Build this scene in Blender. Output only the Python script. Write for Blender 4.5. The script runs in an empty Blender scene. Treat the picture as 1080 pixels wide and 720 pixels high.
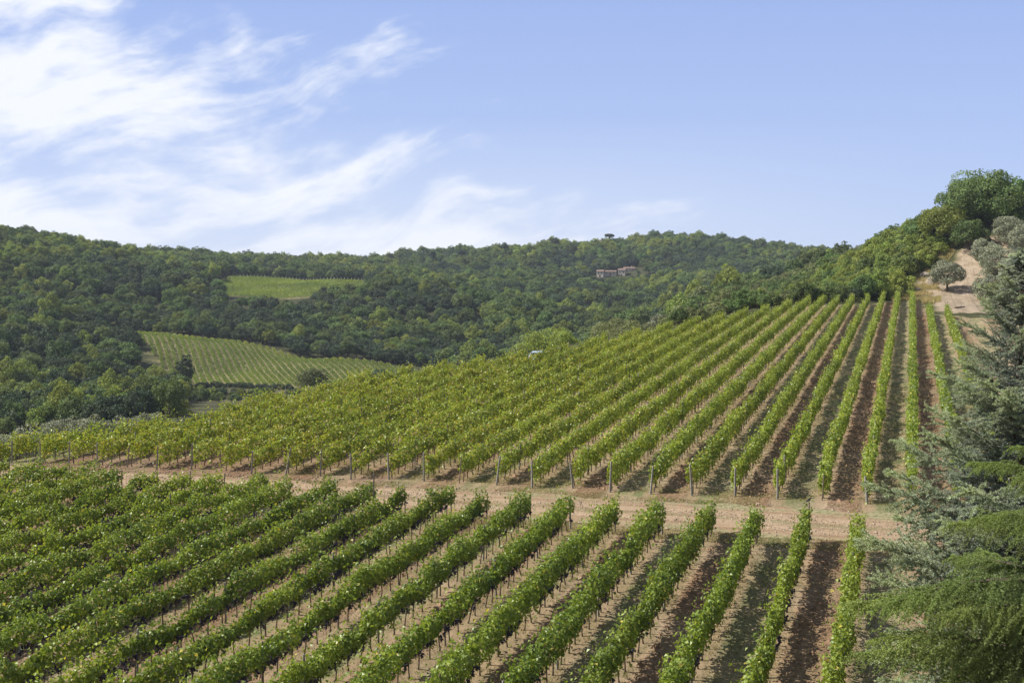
import bpy, math
import numpy as np
from mathutils import Vector, Matrix

rng = np.random.default_rng(11)
S = bpy.context.scene
COL = S.collection

# ------------------------------------------------------------------ camera
F, CX, YH, CZ = 1158.0, 540.0, 320.0, 16.8
cam = bpy.data.cameras.new('camera')
camo = bpy.data.objects.new('camera', cam)
COL.objects.link(camo)
camo.location = (0, 0, CZ)
camo.rotation_euler = (math.pi / 2, 0, 0)
cam.sensor_width = 36
cam.lens = 36 * F / 1080
cam.shift_y = -(360 - YH) / 1080
cam.clip_start, cam.clip_end = 0.5, 9000
S.camera = camo

# ------------------------------------------------------------------ light
SUN_EL, SUN_AZ = 46.0, -91.0          # azimuth from +Y, clockwise
ld = bpy.data.lights.new('sun', 'SUN')
ld.energy, ld.angle, ld.color = 5.0, math.radians(0.53), (1.0, 0.94, 0.85)
lo = bpy.data.objects.new('sun', ld)
COL.objects.link(lo)
e, a = math.radians(SUN_EL), math.radians(SUN_AZ)
sd = Vector((math.sin(a) * math.cos(e), math.cos(a) * math.cos(e), math.sin(e)))
lo.rotation_euler = sd.to_track_quat('Z', 'Y').to_euler()
lo.location = (-40, 20, 90)
S.view_settings.view_transform = 'Standard'
S.view_settings.look = 'None'
S.view_settings.exposure = 0.50
S.view_settings.gamma = 1.0
S.view_settings.use_curve_mapping = False


class NT:
    """small helper round a node tree"""
    def __init__(self, nt):
        self.nt = nt
        self.n, self.l = nt.nodes, nt.links

    def put(self, sock, val):
        if isinstance(val, bpy.types.NodeSocket):
            self.l.new(val, sock)
        elif val is not None:
            if isinstance(val, tuple) and len(val) == 3 and sock.type == 'RGBA':
                val = val + (1,)
            sock.default_value = val

    def node(self, kind, ins=None, **props):
        x = self.n.new(kind)
        for k, v in props.items():
            setattr(x, k, v)
        for k, v in (ins or {}).items():
            self.put(x.inputs[k], v)
        return x

    def m(self, op, a, b=None, c=None, clamp=False):
        x = self.node('ShaderNodeMath', operation=op, use_clamp=clamp)
        for i, v in enumerate((a, b, c)):
            if v is not None:
                self.put(x.inputs[i], v)
        return x.outputs[0]

    def mix(self, f, a, b, blend='MIX'):
        x = self.node('ShaderNodeMix', data_type='RGBA', blend_type=blend)
        self.put(x.inputs[0], f)
        self.put(x.inputs[6], a)
        self.put(x.inputs[7], b)
        return x.outputs[2]

    def noise(self, vec, scale, detail=3, rough=.55, dist=0):
        x = self.node('ShaderNodeTexNoise', {'Vector': vec, 'Scale': scale, 'Detail': detail,
                                             'Roughness': rough, 'Distortion': dist})
        return x.outputs['Fac']

    def ramp(self, f, lo, hi, smooth=True):
        x = self.node('ShaderNodeMapRange', {0: f, 1: lo, 2: hi, 3: 0.0, 4: 1.0},
                      interpolation_type='SMOOTHSTEP' if smooth else 'LINEAR')
        return x.outputs[0]

    def dot(self, v, xyz):
        x = self.node('ShaderNodeVectorMath', {0: v, 1: xyz}, operation='DOT_PRODUCT')
        return x.outputs['Value']

    def comb(self, x, y, z):
        c = self.node('ShaderNodeCombineXYZ')
        for i, v in enumerate((x, y, z)):
            self.put(c.inputs[i], v)
        return c.outputs[0]


# ------------------------------------------------------------------ sky
W = bpy.data.worlds.new('World')
S.world = W
W.use_nodes = True
t = NT(W.node_tree)
bg = t.n['Background']
sky = t.node('ShaderNodeTexSky', sky_type='NISHITA', sun_disc=False)
sky.sun_elevation, sky.sun_rotation = math.radians(SUN_EL), math.radians(SUN_AZ)
sky.altitude, sky.air_density, sky.dust_density, sky.ozone_density = 300, 1.0, 0.6, 2.2
SKY_STRENGTH = 0.078
gen = t.node('ShaderNodeTexCoord').outputs['Generated']
sep = t.node('ShaderNodeSeparateXYZ', {0: gen})
sx, sy, sz = sep.outputs
yy = t.m('MAXIMUM', sy, 0.05)
az = t.m('DIVIDE', sx, yy)             # tan of the bearing from due north of the view
el = t.m('DIVIDE', sz, yy)             # tan of the elevation
# cirrus: streaks rising gently towards the right, fading out to the right and upwards
ca, sa = math.cos(math.radians(13)), math.sin(math.radians(13))
warp = t.noise(t.comb(az, el, 0.0), 3.5, 2, .5)
warp2 = t.noise(t.comb(az, el, 5.0), 9.0, 3, .5)
p = t.m('ADD', t.m('MULTIPLY', az, ca), t.m('MULTIPLY', el, sa))
q = t.m('SUBTRACT', t.m('MULTIPLY', el, ca), t.m('MULTIPLY', az, sa))
q2 = t.m('ADD', q, t.m('ADD', t.m('MULTIPLY', t.m('SUBTRACT', warp, .5), .14), t.m('MULTIPLY', t.m('SUBTRACT', warp2, .5), .030)))
n1 = t.noise(t.comb(t.m('MULTIPLY', p, 5.0), t.m('MULTIPLY', q2, 19.0), 3.3), 1.0, 6, .55)
n2 = t.noise(t.comb(t.m('MULTIPLY', p, 13.0), t.m('MULTIPLY', q2, 52.0), 7.7), 1.0, 6, .60)
n3 = t.noise(t.comb(az, t.m('MULTIPLY', el, 1.6), 2.0), 5.5, 4, .55)
n4 = t.noise(t.comb(t.m('MULTIPLY', az, 30.0), t.m('MULTIPLY', el, 55.0), 2.0), 1.0, 5, .6)
dens = t.m('ADD', t.m('MULTIPLY', n1, .50), t.m('MULTIPLY', n2, .20))
dens = t.m('ADD', dens, t.m('ADD', t.m('MULTIPLY', n3, .36), t.m('MULTIPLY', n4, .10)))
edge = t.m('ADD', t.m('ADD', az, t.m('MULTIPLY', el, 1.55)), t.m('MULTIPLY', t.m('SUBTRACT', warp, .5), .20))
bank = t.m('SUBTRACT', 1.0, t.ramp(edge, -.14, .44))
dens = t.m('ADD', t.m('MULTIPLY', t.m('SUBTRACT', dens, .58), 3.1), t.m('SUBTRACT', t.m('MULTIPLY', bank, .66), .40))
cl = t.m('MULTIPLY', t.ramp(dens, -.12, .40), .95, clamp=True)
cl = t.m('MULTIPLY', cl, t.ramp(bank, .02, .22))
low = t.m('MULTIPLY', t.m('SUBTRACT', 1.0, t.ramp(el, .02, .17, False)), t.m('SUBTRACT', 1.0, t.ramp(az, .0, .50)))
cl = t.m('ADD', cl, t.m('MULTIPLY', t.m('SUBTRACT', 1.0, cl), t.m('MULTIPLY', low, .42)))
air = t.mix(t.ramp(el, .02, .42, False), (5.1, 6.3, 9.1), (2.65, 3.95, 8.0))
tint = t.mix(.80, t.mix(1.0, sky.outputs[0], (1.2, 1.08, 1.22), 'MULTIPLY'), air)
# neutral veil added behind and above the view, unseen, to cut blue fill light
fill_veil = t.m('MAXIMUM', t.ramp(el, .42, .75), t.m('SUBTRACT', 1.0, t.ramp(sy, .05, .40)))
fill_veil = t.m('MULTIPLY', fill_veil, t.ramp(t.noise(gen, 1.6, 4, .55), .15, .55))
tint = t.mix(t.m('MULTIPLY', fill_veil, .8), tint, (2.9, 2.9, 3.05))
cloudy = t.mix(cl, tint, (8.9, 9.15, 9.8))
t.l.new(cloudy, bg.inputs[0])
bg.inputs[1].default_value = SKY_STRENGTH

# ------------------------------------------------------------------ geometry of the place
TH = math.atan2(422, 1158)
UX, UY = math.sin(TH), math.cos(TH)          # along the vine rows, uphill
VX, VY = math.cos(TH), -math.sin(TH)         # across the rows, to the right
SLOPE = 0.0796


def to_vu(x, y):
    return x * VX + y * VY, x * UX + y * UY


def to_xy(v, u):
    return v * VX + u * UX, v * VY + u * UY


def px(xp, yp, d):
    return ((xp - CX) / F * d, d, CZ + (YH - yp) / F * d)


def sstep(x, a, b):
    x = np.clip((x - a) / (b - a), 0, 1)
    return x * x * (3 - 2 * x)


def vnoise(x, y, seed=0):
    """smooth value noise, any array shape, about -1..1"""
    xi, yi = np.floor(x).astype(np.int64), np.floor(y).astype(np.int64)
    xf, yf = x - xi, y - yi
    xf, yf = xf * xf * (3 - 2 * xf), yf * yf * (3 - 2 * yf)

    def h(i, j):
        n = (i * 374761393 + j * 668265263 + seed * 974634777) & 0x7fffffff
        n = ((n ^ (n >> 13)) * 1274126177) & 0x7fffffff
        return ((n ^ (n >> 16)) & 0xffff) / 32767.5 - 1
    return ((h(xi, yi) * (1 - xf) + h(xi + 1, yi) * xf) * (1 - yf)
            + (h(xi, yi + 1) * (1 - xf) + h(xi + 1, yi + 1) * xf) * yf)


PLOT = np.array([(-78, -25), (-80, 52), (-70, 55), (-62.5, 60), (-59, 70), (-57, 79), (-55.5, 100), (-44, 116), (-29, 168), (-23, 184), (-18, 206),
                 (-8, 209), (1, 221), (3.5, 190), (8, 184), (24, 178), (40, 120), (46, -25)], float)


def seg_dist(pts, poly, closed=True):
    d = np.full(len(pts), 1e9)
    n = len(poly)
    for i in range(n if closed else n - 1):
        A, B = poly[i], poly[(i + 1) % n]
        ab = B - A
        tt = np.clip(((pts - A) @ ab) / (ab @ ab), 0, 1)
        d = np.minimum(d, np.linalg.norm(pts - (A + tt[:, None] * ab), axis=1))
    return d


def inside(pts, poly):
    r = np.zeros(len(pts), bool)
    n = len(poly)
    for i in range(n):
        A, B = poly[i], poly[(i + 1) % n]
        c = (A[1] > pts[:, 1]) != (B[1] > pts[:, 1])
        xs = (B[0] - A[0]) * (pts[:, 1] - A[1]) / (B[1] - A[1] + 1e-12) + A[0]
        r ^= c & (pts[:, 0] < xs)
    return r


CTRL = [  # (photo x, photo y of the ground, metres away)
    # valley beyond the plot
    (0, 504, 112), (60, 500, 118), (110, 496, 124), (160, 480, 128), (0, 474, 200), (0, 455, 260), (0, 440, 300), (-250, 470, 150), (-250, 440, 300),
    (110, 437, 300), (200, 428, 300), (330, 432, 300), (450, 418, 250), (440, 418, 340), (600, 392, 240), (600, 384, 400),
    (700, 372, 290), (700, 352, 430), (745, 352, 240), (780, 340, 300), (800, 322, 330), (205, 440, 200), (330, 445, 190),
    # left hill
    (0, 388, 380), (0, 325, 500), (0, 285, 590), (0, 255, 660), (-250, 225, 720), (-250, 300, 520), (-250, 385, 380),
    (110, 395, 380), (110, 345, 480), (110, 302, 590), (110, 276, 690), (200, 348, 520), (215, 310, 620), (225, 293, 720),
    # middle field
    (205, 403, 400), (330, 404, 395), (430, 392, 440), (125, 353, 500), (240, 361, 480), (410, 383, 440), (190, 410, 390), (300, 410, 385),
    # central knoll
    (300, 340, 560), (340, 322, 610), (420, 308, 620), (500, 330, 590), (560, 338, 575), (610, 362, 530), (520, 388, 480), (460, 360, 540),
    # upper field and the ridge behind it
    (240, 312, 640), (300, 312, 640), (360, 310, 640), (250, 293, 720), (310, 296, 720), (378, 300, 715), (240, 289, 850), (300, 288, 900), (365, 292, 920),
    (420, 289, 950), (440, 300, 760),
    # far hill
    (520, 278, 1000), (590, 270, 1050), (640, 263, 1080), (700, 258, 1080), (760, 261, 1060), (810, 267, 1030), (858, 275, 1000), (1000, 290, 980),
    (560, 300, 860), (640, 350, 640), (720, 336, 640), (615, 310, 780), (648, 290.5, 962), (644, 301, 900), (642, 311, 855), (700, 302, 850), (770, 302, 800), (790, 330, 600), (860, 310, 700),
    # hill on the right
    (1045, 224, 252), (1078, 234, 252), (1000, 246, 252), (962, 268, 255), (920, 286, 262), (880, 303, 272), (848, 316, 285), (960, 246, 300),
    (905, 268, 330), (862, 284, 380), (800, 306, 420), (900, 290, 450), (1045, 255, 330), (1060, 300, 450), (1200, 205, 255), (1300, 180, 280),
    (965, 301, 226), (1012, 283, 238), (1000, 330, 208), (1020, 258, 247), (1050, 282, 230), (1080, 262, 238), (1200, 320, 200), (1300, 330, 180),
    # beyond
    (-200, 300, 1500), (300, 305, 1500), (700, 300, 1600), (1100, 310, 1500), (-600, 315, 3500), (540, 315, 3500), (1700, 315, 3500),
    (-900, 330, 900), (2000, 300, 600), (2200, 320, 250), (-1200, 520, 120),
]
cp = np.array([px(*c) for c in CTRL])
gv, gu = np.meshgrid(np.linspace(-70, 44, 12), np.linspace(-20, 205, 14))
gvu = np.stack([gv.ravel(), gu.ravel()], 1)
gvu = gvu[inside(gvu, PLOT)]
gx, gy = to_xy(gvu[:, 0], gvu[:, 1])
cp = np.vstack([cp, np.stack([gx, gy, SLOPE * gvu[:, 1]], 1),
                [to_xy(-74, 66) + (SLOPE * 66 - 7.5,), to_xy(-74, 50) + (SLOPE * 50 - 4,), to_xy(-78, 80) + (SLOPE * 80 - 9.5,), (-300, -400, -8), (300, -400, -8), (0, -1500, -20), (2500, 0, 10), (-2500, 0, 0), (0, 5000, 20)]])
KC = 14.0


def kern(A, B):
    return np.sqrt(((A[:, None, :] - B[None]) ** 2).sum(2) + KC * KC)


n_ = len(cp)
M = np.zeros((n_ + 3, n_ + 3))
M[:n_, :n_] = kern(cp[:, :2], cp[:, :2]) - np.eye(n_) * 3.0
M[:n_, n_] = 1
M[:n_, n_ + 1:] = cp[:, :2] / 1000
M[n_:, :n_] = M[:n_, n_:].T
wts = np.linalg.solve(M, np.r_[cp[:, 2], 0, 0, 0])


def Hraw(x, y):
    out = np.empty(len(x))
    for i in range(0, len(x), 20000):
        P = np.stack([x[i:i + 20000], y[i:i + 20000]], 1)
        v, u = to_vu(P[:, 0], P[:, 1])
        vu = np.stack([v, u], 1)
        s = seg_dist(vu, PLOT)
        s[inside(vu, PLOT)] = 0
        pl = SLOPE * u
        far = s > 60
        z = np.empty(len(P))
        r = kern(P, cp[:, :2]) @ wts[:n_] + wts[n_] + P @ wts[n_ + 1:] / 1000
        w = sstep(s, 0, np.where(u < 130, 15, 26))
        z = pl * (1 - w) + r * w
        out[i:i + 20000] = np.where(far, r, z)
    return out


def axis(lo, hi, step, far_lo, far_hi, g):
    m = list(np.arange(lo, hi + step / 2, step))
    x, s = hi, step
    while x < far_hi:
        s = min(s * g, 130)
        x += s
        m.append(x)
    x, s = lo, step
    pre = []
    while x > far_lo:
        s = min(s * g, 130)
        x -= s
        pre.append(x)
    return np.array(pre[::-1] + m)


AV = axis(-72, 24, 0.5, -2600, 2600, 1.035)
AU = axis(18, 240, 0.7, -1200, 5200, 1.018)
GV, GU = np.meshgrid(AV, AU)
GXX, GYY = to_xy(GV.ravel(), GU.ravel())
GZ = Hraw(GXX, GYY)
TRACK0, TRACK1 = 58.3, 64.8
# small relief on the worked soil, none under the track
vfl, ufl = GV.ravel(), GU.ravel()
tr = sstep(ufl, TRACK0 - 2.5, TRACK0 - 1.2) * (1 - sstep(ufl, TRACK1 + 1.2, TRACK1 + 2.5))
rel = 0.07 * vnoise(vfl * 1.1, ufl * .9, 3) + 0.05 * vnoise(vfl * .4, ufl * .35, 5)
rel += 0.06 * np.cos((vfl + 2.45) * 2 * np.pi / 2.5)      # slight ridge under each row
near = (ufl < 245) & (np.abs(vfl) < 90)
GZ = GZ + np.where(near, rel * (1 - tr), 0)
dist = np.hypot(GXX, GYY)
GZ += np.where(dist > 260, 1.0 * vnoise(GXX / 17, GYY / 17, 8) + 2.0 * vnoise(GXX / 45, GYY / 45, 9), 0) * sstep(dist, 260, 420)
ZG = GZ.reshape(len(AU), len(AV))


def H(x, y):
    x, y = np.atleast_1d(np.asarray(x, float)), np.atleast_1d(np.asarray(y, float))
    v, u = to_vu(x, y)
    i = np.clip(np.searchsorted(AV, v) - 1, 0, len(AV) - 2)
    j = np.clip(np.searchsorted(AU, u) - 1, 0, len(AU) - 2)
    fx = np.clip((v - AV[i]) / (AV[i + 1] - AV[i]), 0, 1)
    fy = np.clip((u - AU[j]) / (AU[j + 1] - AU[j]), 0, 1)
    return ((ZG[j, i] * (1 - fx) + ZG[j, i + 1] * fx) * (1 - fy)
            + (ZG[j + 1, i] * (1 - fx) + ZG[j + 1, i + 1] * fx) * fy)


def h1(x, y):
    return float(H(x, y)[0])


def Hvu(v, u):
    return H(*to_xy(np.asarray(v, float), np.asarray(u, float)))


def project(x, y, z):
    y = np.maximum(y, 1e-3)
    return CX + x / y * F, YH - (z - CZ) / y * F


def seen(x, y, z, n=90):
    """is the point visible from the camera over the bare ground?"""
    ok = np.ones(len(x), bool)
    for k in np.linspace(.06, .985, n):
        ok &= CZ + (z - CZ) * k > H(x * k, y * k)
    return ok


# ------------------------------------------------------------------ object helpers
def tag(o, label=None, cat=None, group=None, kind=None):
    for k, v in (('label', label), ('category', cat), ('group', group), ('kind', kind)):
        if v:
            o[k] = v
    return o


def mesh(name, V, Fs, mats, col=None, mi=None, smooth=False):
    """V (n,3); Fs list of (m,k) index arrays; col (n,3) point colours"""
    me = bpy.data.meshes.new(name)
    V = np.ascontiguousarray(V, np.float32)
    me.vertices.add(len(V))
    me.vertices.foreach_set('co', V.ravel())
    Fs = [np.asarray(f, np.int32) for f in Fs if len(f)]
    idx = np.concatenate([f.ravel() for f in Fs])
    ks = np.concatenate([np.full(len(f), f.shape[1], np.int32) for f in Fs])
    me.loops.add(len(idx))
    me.loops.foreach_set('vertex_index', idx)
    me.polygons.add(len(ks))
    me.polygons.foreach_set('loop_start', np.r_[0, np.cumsum(ks)[:-1]].astype(np.int32))
    if mi is not None:
        me.polygons.foreach_set('material_index', np.asarray(mi, np.int32))
    me.polygons.foreach_set('use_smooth', np.full(len(ks), smooth))
    for m in mats:
        me.materials.append(m)
    if col is not None:
        at = me.attributes.new('lc', 'FLOAT_COLOR', 'POINT')
        c4 = np.ones((len(V), 4), np.float32)
        c4[:, :3] = col
        at.data.foreach_set('color', c4.ravel())
    me.update(calc_edges=True)
    me.validate()
    return me


def obj(name, me, parent=None, loc=(0, 0, 0), rz=0.0, sc=None):
    o = bpy.data.objects.new(name, me)
    COL.objects.link(o)
    o.location = loc
    o.rotation_euler = (0, 0, rz)
    if sc is not None:
        o.scale = sc if isinstance(sc, (tuple, list)) else (sc, sc, sc)
    if parent:
        o.parent = parent
    return o


class MB:
    """collects pieces into one mesh"""
    def __init__(self):
        self.v, self.f, self.c, self.mi, self.n = [], [], [], [], 0

    def add(self, V, F_, mi=0, col=None):
        V = np.asarray(V, float)
        self.v.append(V)
        F_ = np.asarray(F_, int)
        self.f.append(F_ + self.n)
        self.mi.append(np.full(len(F_), mi))
        self.c.append(np.tile(np.ones(3), (len(V), 1)) if col is None else np.broadcast_to(np.asarray(col, float), (len(V), 3)))
        self.n += len(V)

    def box(self, c, s, mi=0, rz=0.0, taper=1.0):
        c, s = np.asarray(c, float), np.asarray(s, float) / 2
        P = np.array([(x, y, z) for z in (-1, 1) for x, y in ((-1, -1), (1, -1), (1, 1), (-1, 1))], float)
        P[4:, :2] *= taper
        P *= s
        cr, sr = math.cos(rz), math.sin(rz)
        P = np.stack([P[:, 0] * cr - P[:, 1] * sr, P[:, 0] * sr + P[:, 1] * cr, P[:, 2]], 1) + c
        self.add(P, [(3, 2, 1, 0), (4, 5, 6, 7), (0, 1, 5, 4), (1, 2, 6, 5), (2, 3, 7, 6), (3, 0, 4, 7)], mi)

    def tube(self, pts, rad, k=6, mi=0, cap=True):
        pts = np.asarray(pts, float)
        rad = np.broadcast_to(np.asarray(rad, float), (len(pts),))
        T = np.gradient(pts, axis=0)
        T /= np.linalg.norm(T, axis=1)[:, None] + 1e-9
        ref = np.where(np.abs(T[:, 2:3]) > .9, np.array([[1., 0, 0]]), np.array([[0., 0, 1]]))
        A = np.cross(T, ref)
        A /= np.linalg.norm(A, axis=1)[:, None] + 1e-9
        B = np.cross(T, A)
        an = np.arange(k) * 2 * np.pi / k
        R = pts[:, None] + rad[:, None, None] * (A[:, None] * np.cos(an)[None, :, None] + B[:, None] * np.sin(an)[None, :, None])
        V = R.reshape(-1, 3)
        i = np.arange(len(pts) - 1)[:, None] * k
        j = np.arange(k)[None]
        j2 = (j + 1) % k
        Q = np.stack([i + j, i + j2, i + k + j2, i + k + j], -1).reshape(-1, 4)
        self.add(V, Q, mi)
        if cap:
            n = len(V)
            b = self.n - n
            for ring, flip in ((0, 1), (len(pts) - 1, 0)):
                c = pts[ring]
                st = b + ring * k
                self.v.append(c[None])
                self.c.append(np.ones((1, 3)))
                ci = self.n
                self.n += 1
                tri = np.array([(st + x, st + (x + 1) % k, ci) for x in range(k)])
                self.f.append(tri[:, ::-1] if flip else tri)
                self.mi.append(np.full(k, mi))

    def mesh(self, name, mats, smooth=False, col=False):
        quads = [f for f in self.f if f.shape[1] == 4]
        tris = [f for f in self.f if f.shape[1] == 3]
        mi = np.concatenate([m for f, m in zip(self.f, self.mi) if f.shape[1] == 4]
                            + [m for f, m in zip(self.f, self.mi) if f.shape[1] == 3])
        Fs = ([np.vstack(quads)] if quads else []) + ([np.vstack(tris)] if tris else [])
        return mesh(name, np.vstack(self.v), Fs, mats, np.vstack(self.c) if col else None, mi, smooth)


def unit(a):
    return a / (np.linalg.norm(a, axis=-1, keepdims=True) + 1e-9)


def leaf_quads(C, Nn, L, Wd, fold=.25, tipdir=None):
    """folded kite leaves at centres C, normals Nn, lengths L, widths Wd -> verts, quads"""
    n = len(C)
    r = rng.normal(size=(n, 3)) if tipdir is None else tipdir
    A = unit(np.cross(Nn, np.cross(r, Nn)))
    B = np.cross(Nn, A)
    L, Wd = np.broadcast_to(L, (n,))[:, None], np.broadcast_to(Wd, (n,))[:, None]
    f = Nn * Wd * fold
    V = np.stack([C - A * L * .5, C + B * Wd * .5 + f - A * L * .1, C + A * L * .5, C - B * Wd * .5 + f - A * L * .1], 1).reshape(-1, 3)
    Q = np.arange(4 * n).reshape(n, 4)
    return V, Q


# ------------------------------------------------------------------ materials
def leaf_mat(name, base, trans=.3, gloss=.35, rough=.5, vary=.22, hue=(1, 1, 1)):
    """foliage: leaf colour x the per-leaf colour attribute, a little different from plant to plant"""
    m = bpy.data.materials.new(name)
    m.use_nodes = True
    t = NT(m.node_tree)
    out = t.n['Material Output']
    b = t.n['Principled BSDF']
    at = t.node('ShaderNodeAttribute', attribute_name='lc').outputs['Color']
    c = t.mix(1.0, base, at, 'MULTIPLY')
    ri = t.node('ShaderNodeObjectInfo').outputs['Random']
    k = t.node('ShaderNodeMapRange', {0: ri, 1: 0.0, 2: 1.0, 3: 1 - vary, 4: 1 + vary}).outputs[0]
    hs = t.node('ShaderNodeHueSaturation', {'Color': c, 'Value': k,
                'Hue': t.node('ShaderNodeMapRange', {0: t.m('FRACT', t.m('MULTIPLY', ri, 7.3)), 1: 0.0, 2: 1.0, 3: .5 - vary * .09, 4: .5 + vary * .06}).outputs[0]})
    c = hs.outputs[0]
    t.put(b.inputs['Base Color'], c)
    t.put(b.inputs['Roughness'], rough)
    t.put(b.inputs['Specular IOR Level'], gloss)
    tr = t.node('ShaderNodeBsdfTranslucent', {'Color': t.mix(1.0, c, (1.25, 1.2, .6), 'MULTIPLY')})
    mx = t.node('ShaderNodeMixShader', {0: trans, 1: b.outputs[0], 2: tr.outputs[0]})
    t.l.new(mx.outputs[0], out.inputs[0])
    return m


def plain(name, base, rough=.8, var=.25, scale=6.0, spec=.2, coord='Object', metallic=0.0):
    m = bpy.data.materials.new(name)
    m.use_nodes = True
    t = NT(m.node_tree)
    b = t.n['Principled BSDF']
    co = t.node('ShaderNodeTexCoord').outputs[coord]
    n = t.noise(co, scale, 4, .6)
    lo = tuple(x * (1 - var) for x in base)
    hi = tuple(min(1, x * (1 + var)) for x in base)
    t.put(b.inputs['Base Color'], t.mix(t.ramp(n, .3, .7), lo, hi))
    t.put(b.inputs['Roughness'], rough)
    t.put(b.inputs['Specular IOR Level'], spec)
    t.put(b.inputs['Metallic'], metallic)
    bp = t.node('ShaderNodeBump', {'Strength': .4, 'Distance': .02, 'Height': n})
    t.l.new(bp.outputs[0], b.inputs['Normal'])
    return m


M_VINE = leaf_mat('vine_leaf', (1, 1, 1), .38, .48, .42, .05)
M_OAK = leaf_mat('oak_leaf', (.122, .182, .060), .25, .25, .55, .30)
M_HOLM = leaf_mat('holm_oak_leaf', (.070, .106, .058), .20, .25, .55, .25)
M_PALE = leaf_mat('pale_leaf', (.215, .275, .068), .34, .25, .55, .22)
M_OLIVE = leaf_mat('olive_leaf', (.25, .275, .19), .15, .35, .5, .12)
M_SCRUB = leaf_mat('scrub_leaf', (.160, .190, .085), .22, .2, .6, .3)
M_DEODAR = leaf_mat('deodar_needle', (.195, .270, .100), .35, .3, .5, .10)
M_BLUE = leaf_mat('blue_cedar_needle', (.315, .385, .305), .3, .35, .5, .08)
M_GRASS = leaf_mat('grass_blade', (1, 1, 1), .3, .1, .7, .05)
M_BARK = plain('bark', (.10, .078, .06), .9, .35, 9)
M_VBARK = plain('vine_bark', (.13, .098, .075), .95, .35, 20)
M_CONC = plain('concrete_post', (.235, .225, .20), .9, .35, 9)
M_WOODP = plain('wooden_stake', (.16, .13, .10), .9, .3, 15)
M_GRAPE = plain('grape_skin', (.020, .016, .045), .38, .4, 25, .5)


def ground_mat():
    m = bpy.data.materials.new('ground_soil')
    m.use_nodes = True
    t = NT(m.node_tree)
    b = t.n['Principled BSDF']
    pos = t.node('ShaderNodeNewGeometry').outputs['Position']
    zone = t.node('ShaderNodeSeparateColor', {0: t.node('ShaderNodeAttribute', attribute_name='lc').outputs['Color']})
    zf, zp, zb = zone.outputs          # forest floor, plot, bare earth
    v = t.dot(pos, (VX, VY, 0))
    u = t.dot(pos, (UX, UY, 0))
    vu = t.comb(v, u, 0.0)
    big = t.noise(vu, .09, 3)
    mid = t.noise(vu, .55, 4, .6)
    fine = t.noise(vu, 3.2, 5, .65)
    grit = t.noise(vu, 13.0, 4, .7)
    streak = t.noise(t.comb(t.m('MULTIPLY', v, 3.0), t.m('MULTIPLY', u, .28), 0.0), 1.0, 4, .6)
    # alternate lanes between the rows: turned soil / dry grass
    vw = t.m('ADD', v, t.m('MULTIPLY', t.m('SUBTRACT', mid, .5), .7))
    ph = t.m('FRACT', t.m('DIVIDE', t.m('ADD', vw, 2.45 + 100), 5.0))
    tilled = t.m('MULTIPLY', t.ramp(ph, .53, .60), t.m('SUBTRACT', 1.0, t.ramp(ph, .90, .97)))
    worn = t.ramp(big, .38, .62)
    tilled = t.m('MULTIPLY', tilled, t.m('SUBTRACT', 1.0, t.m('MULTIPLY', worn, .35)))
    soil_a = t.mix(t.ramp(fine, .3, .7), (.135, .080, .045), (.295, .188, .110))
    soil_dry = t.mix(t.ramp(grit, .25, .75), (.24, .158, .095), (.37, .265, .175))
    soil = t.mix(t.m('MULTIPLY', t.ramp(streak, .42, .66), .55), soil_a, soil_dry)
    gr_green = t.mix(t.ramp(grit, .3, .7), (.105, .122, .048), (.205, .205, .10))
    gr_dry = t.mix(t.ramp(fine, .3, .7), (.26, .20, .115), (.37, .295, .18))
    gmixf = t.ramp(t.m('ADD', t.m('MULTIPLY', mid, .6), t.m('MULTIPLY', streak, .4)), .40, .62)
    grass = t.mix(gmixf, gr_green, gr_dry)
    lane = t.mix(tilled, grass, soil)
    # dry crumbly soil right under the vines
    rowd = t.m('ABSOLUTE', t.m('SUBTRACT', t.m('FRACT', t.m('DIVIDE', t.m('ADD', vw, 2.45 + 100 + 1.25), 2.5)), .5))
    under = t.m('SUBTRACT', 1.0, t.ramp(rowd, .10, .22))
    lane = t.mix(t.m('MULTIPLY', under, .6), lane, soil_dry)
    # the left end of the plots is mostly bare reddish soil
    leftbare = t.m('MULTIPLY', t.m('SUBTRACT', 1.0, t.ramp(v, -48.0, -20.0)), .75)
    lane = t.mix(leftbare, lane, t.mix(t.ramp(fine, .3, .7), (.13, .073, .044), (.27, .175, .11)))
    meadow = t.mix(t.ramp(mid, .35, .65), (.11, .115, .045), (.27, .24, .12))
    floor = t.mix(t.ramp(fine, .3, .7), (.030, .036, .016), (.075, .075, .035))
    bare = t.mix(t.ramp(t.m('ADD', t.m('MULTIPLY', mid, .5), t.m('MULTIPLY', fine, .5)), .38, .62), (.24, .185, .125), (.40, .325, .24))
    c = t.mix(zp, meadow, lane)
    c = t.mix(zb, c, bare)
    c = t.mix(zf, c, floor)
    t.put(b.inputs['Base Color'], c)
    t.put(b.inputs['Roughness'], .95)
    t.put(b.inputs['Specular IOR Level'], .1)
    hgt = t.m('ADD', t.m('MULTIPLY', fine, t.m('ADD', .5, tilled)), t.m('MULTIPLY', grit, .35))
    bp = t.node('ShaderNodeBump', {'Strength': .8, 'Distance': .22, 'Height': hgt})
    t.l.new(bp.outputs[0], b.inputs['Normal'])
    return m


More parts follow.
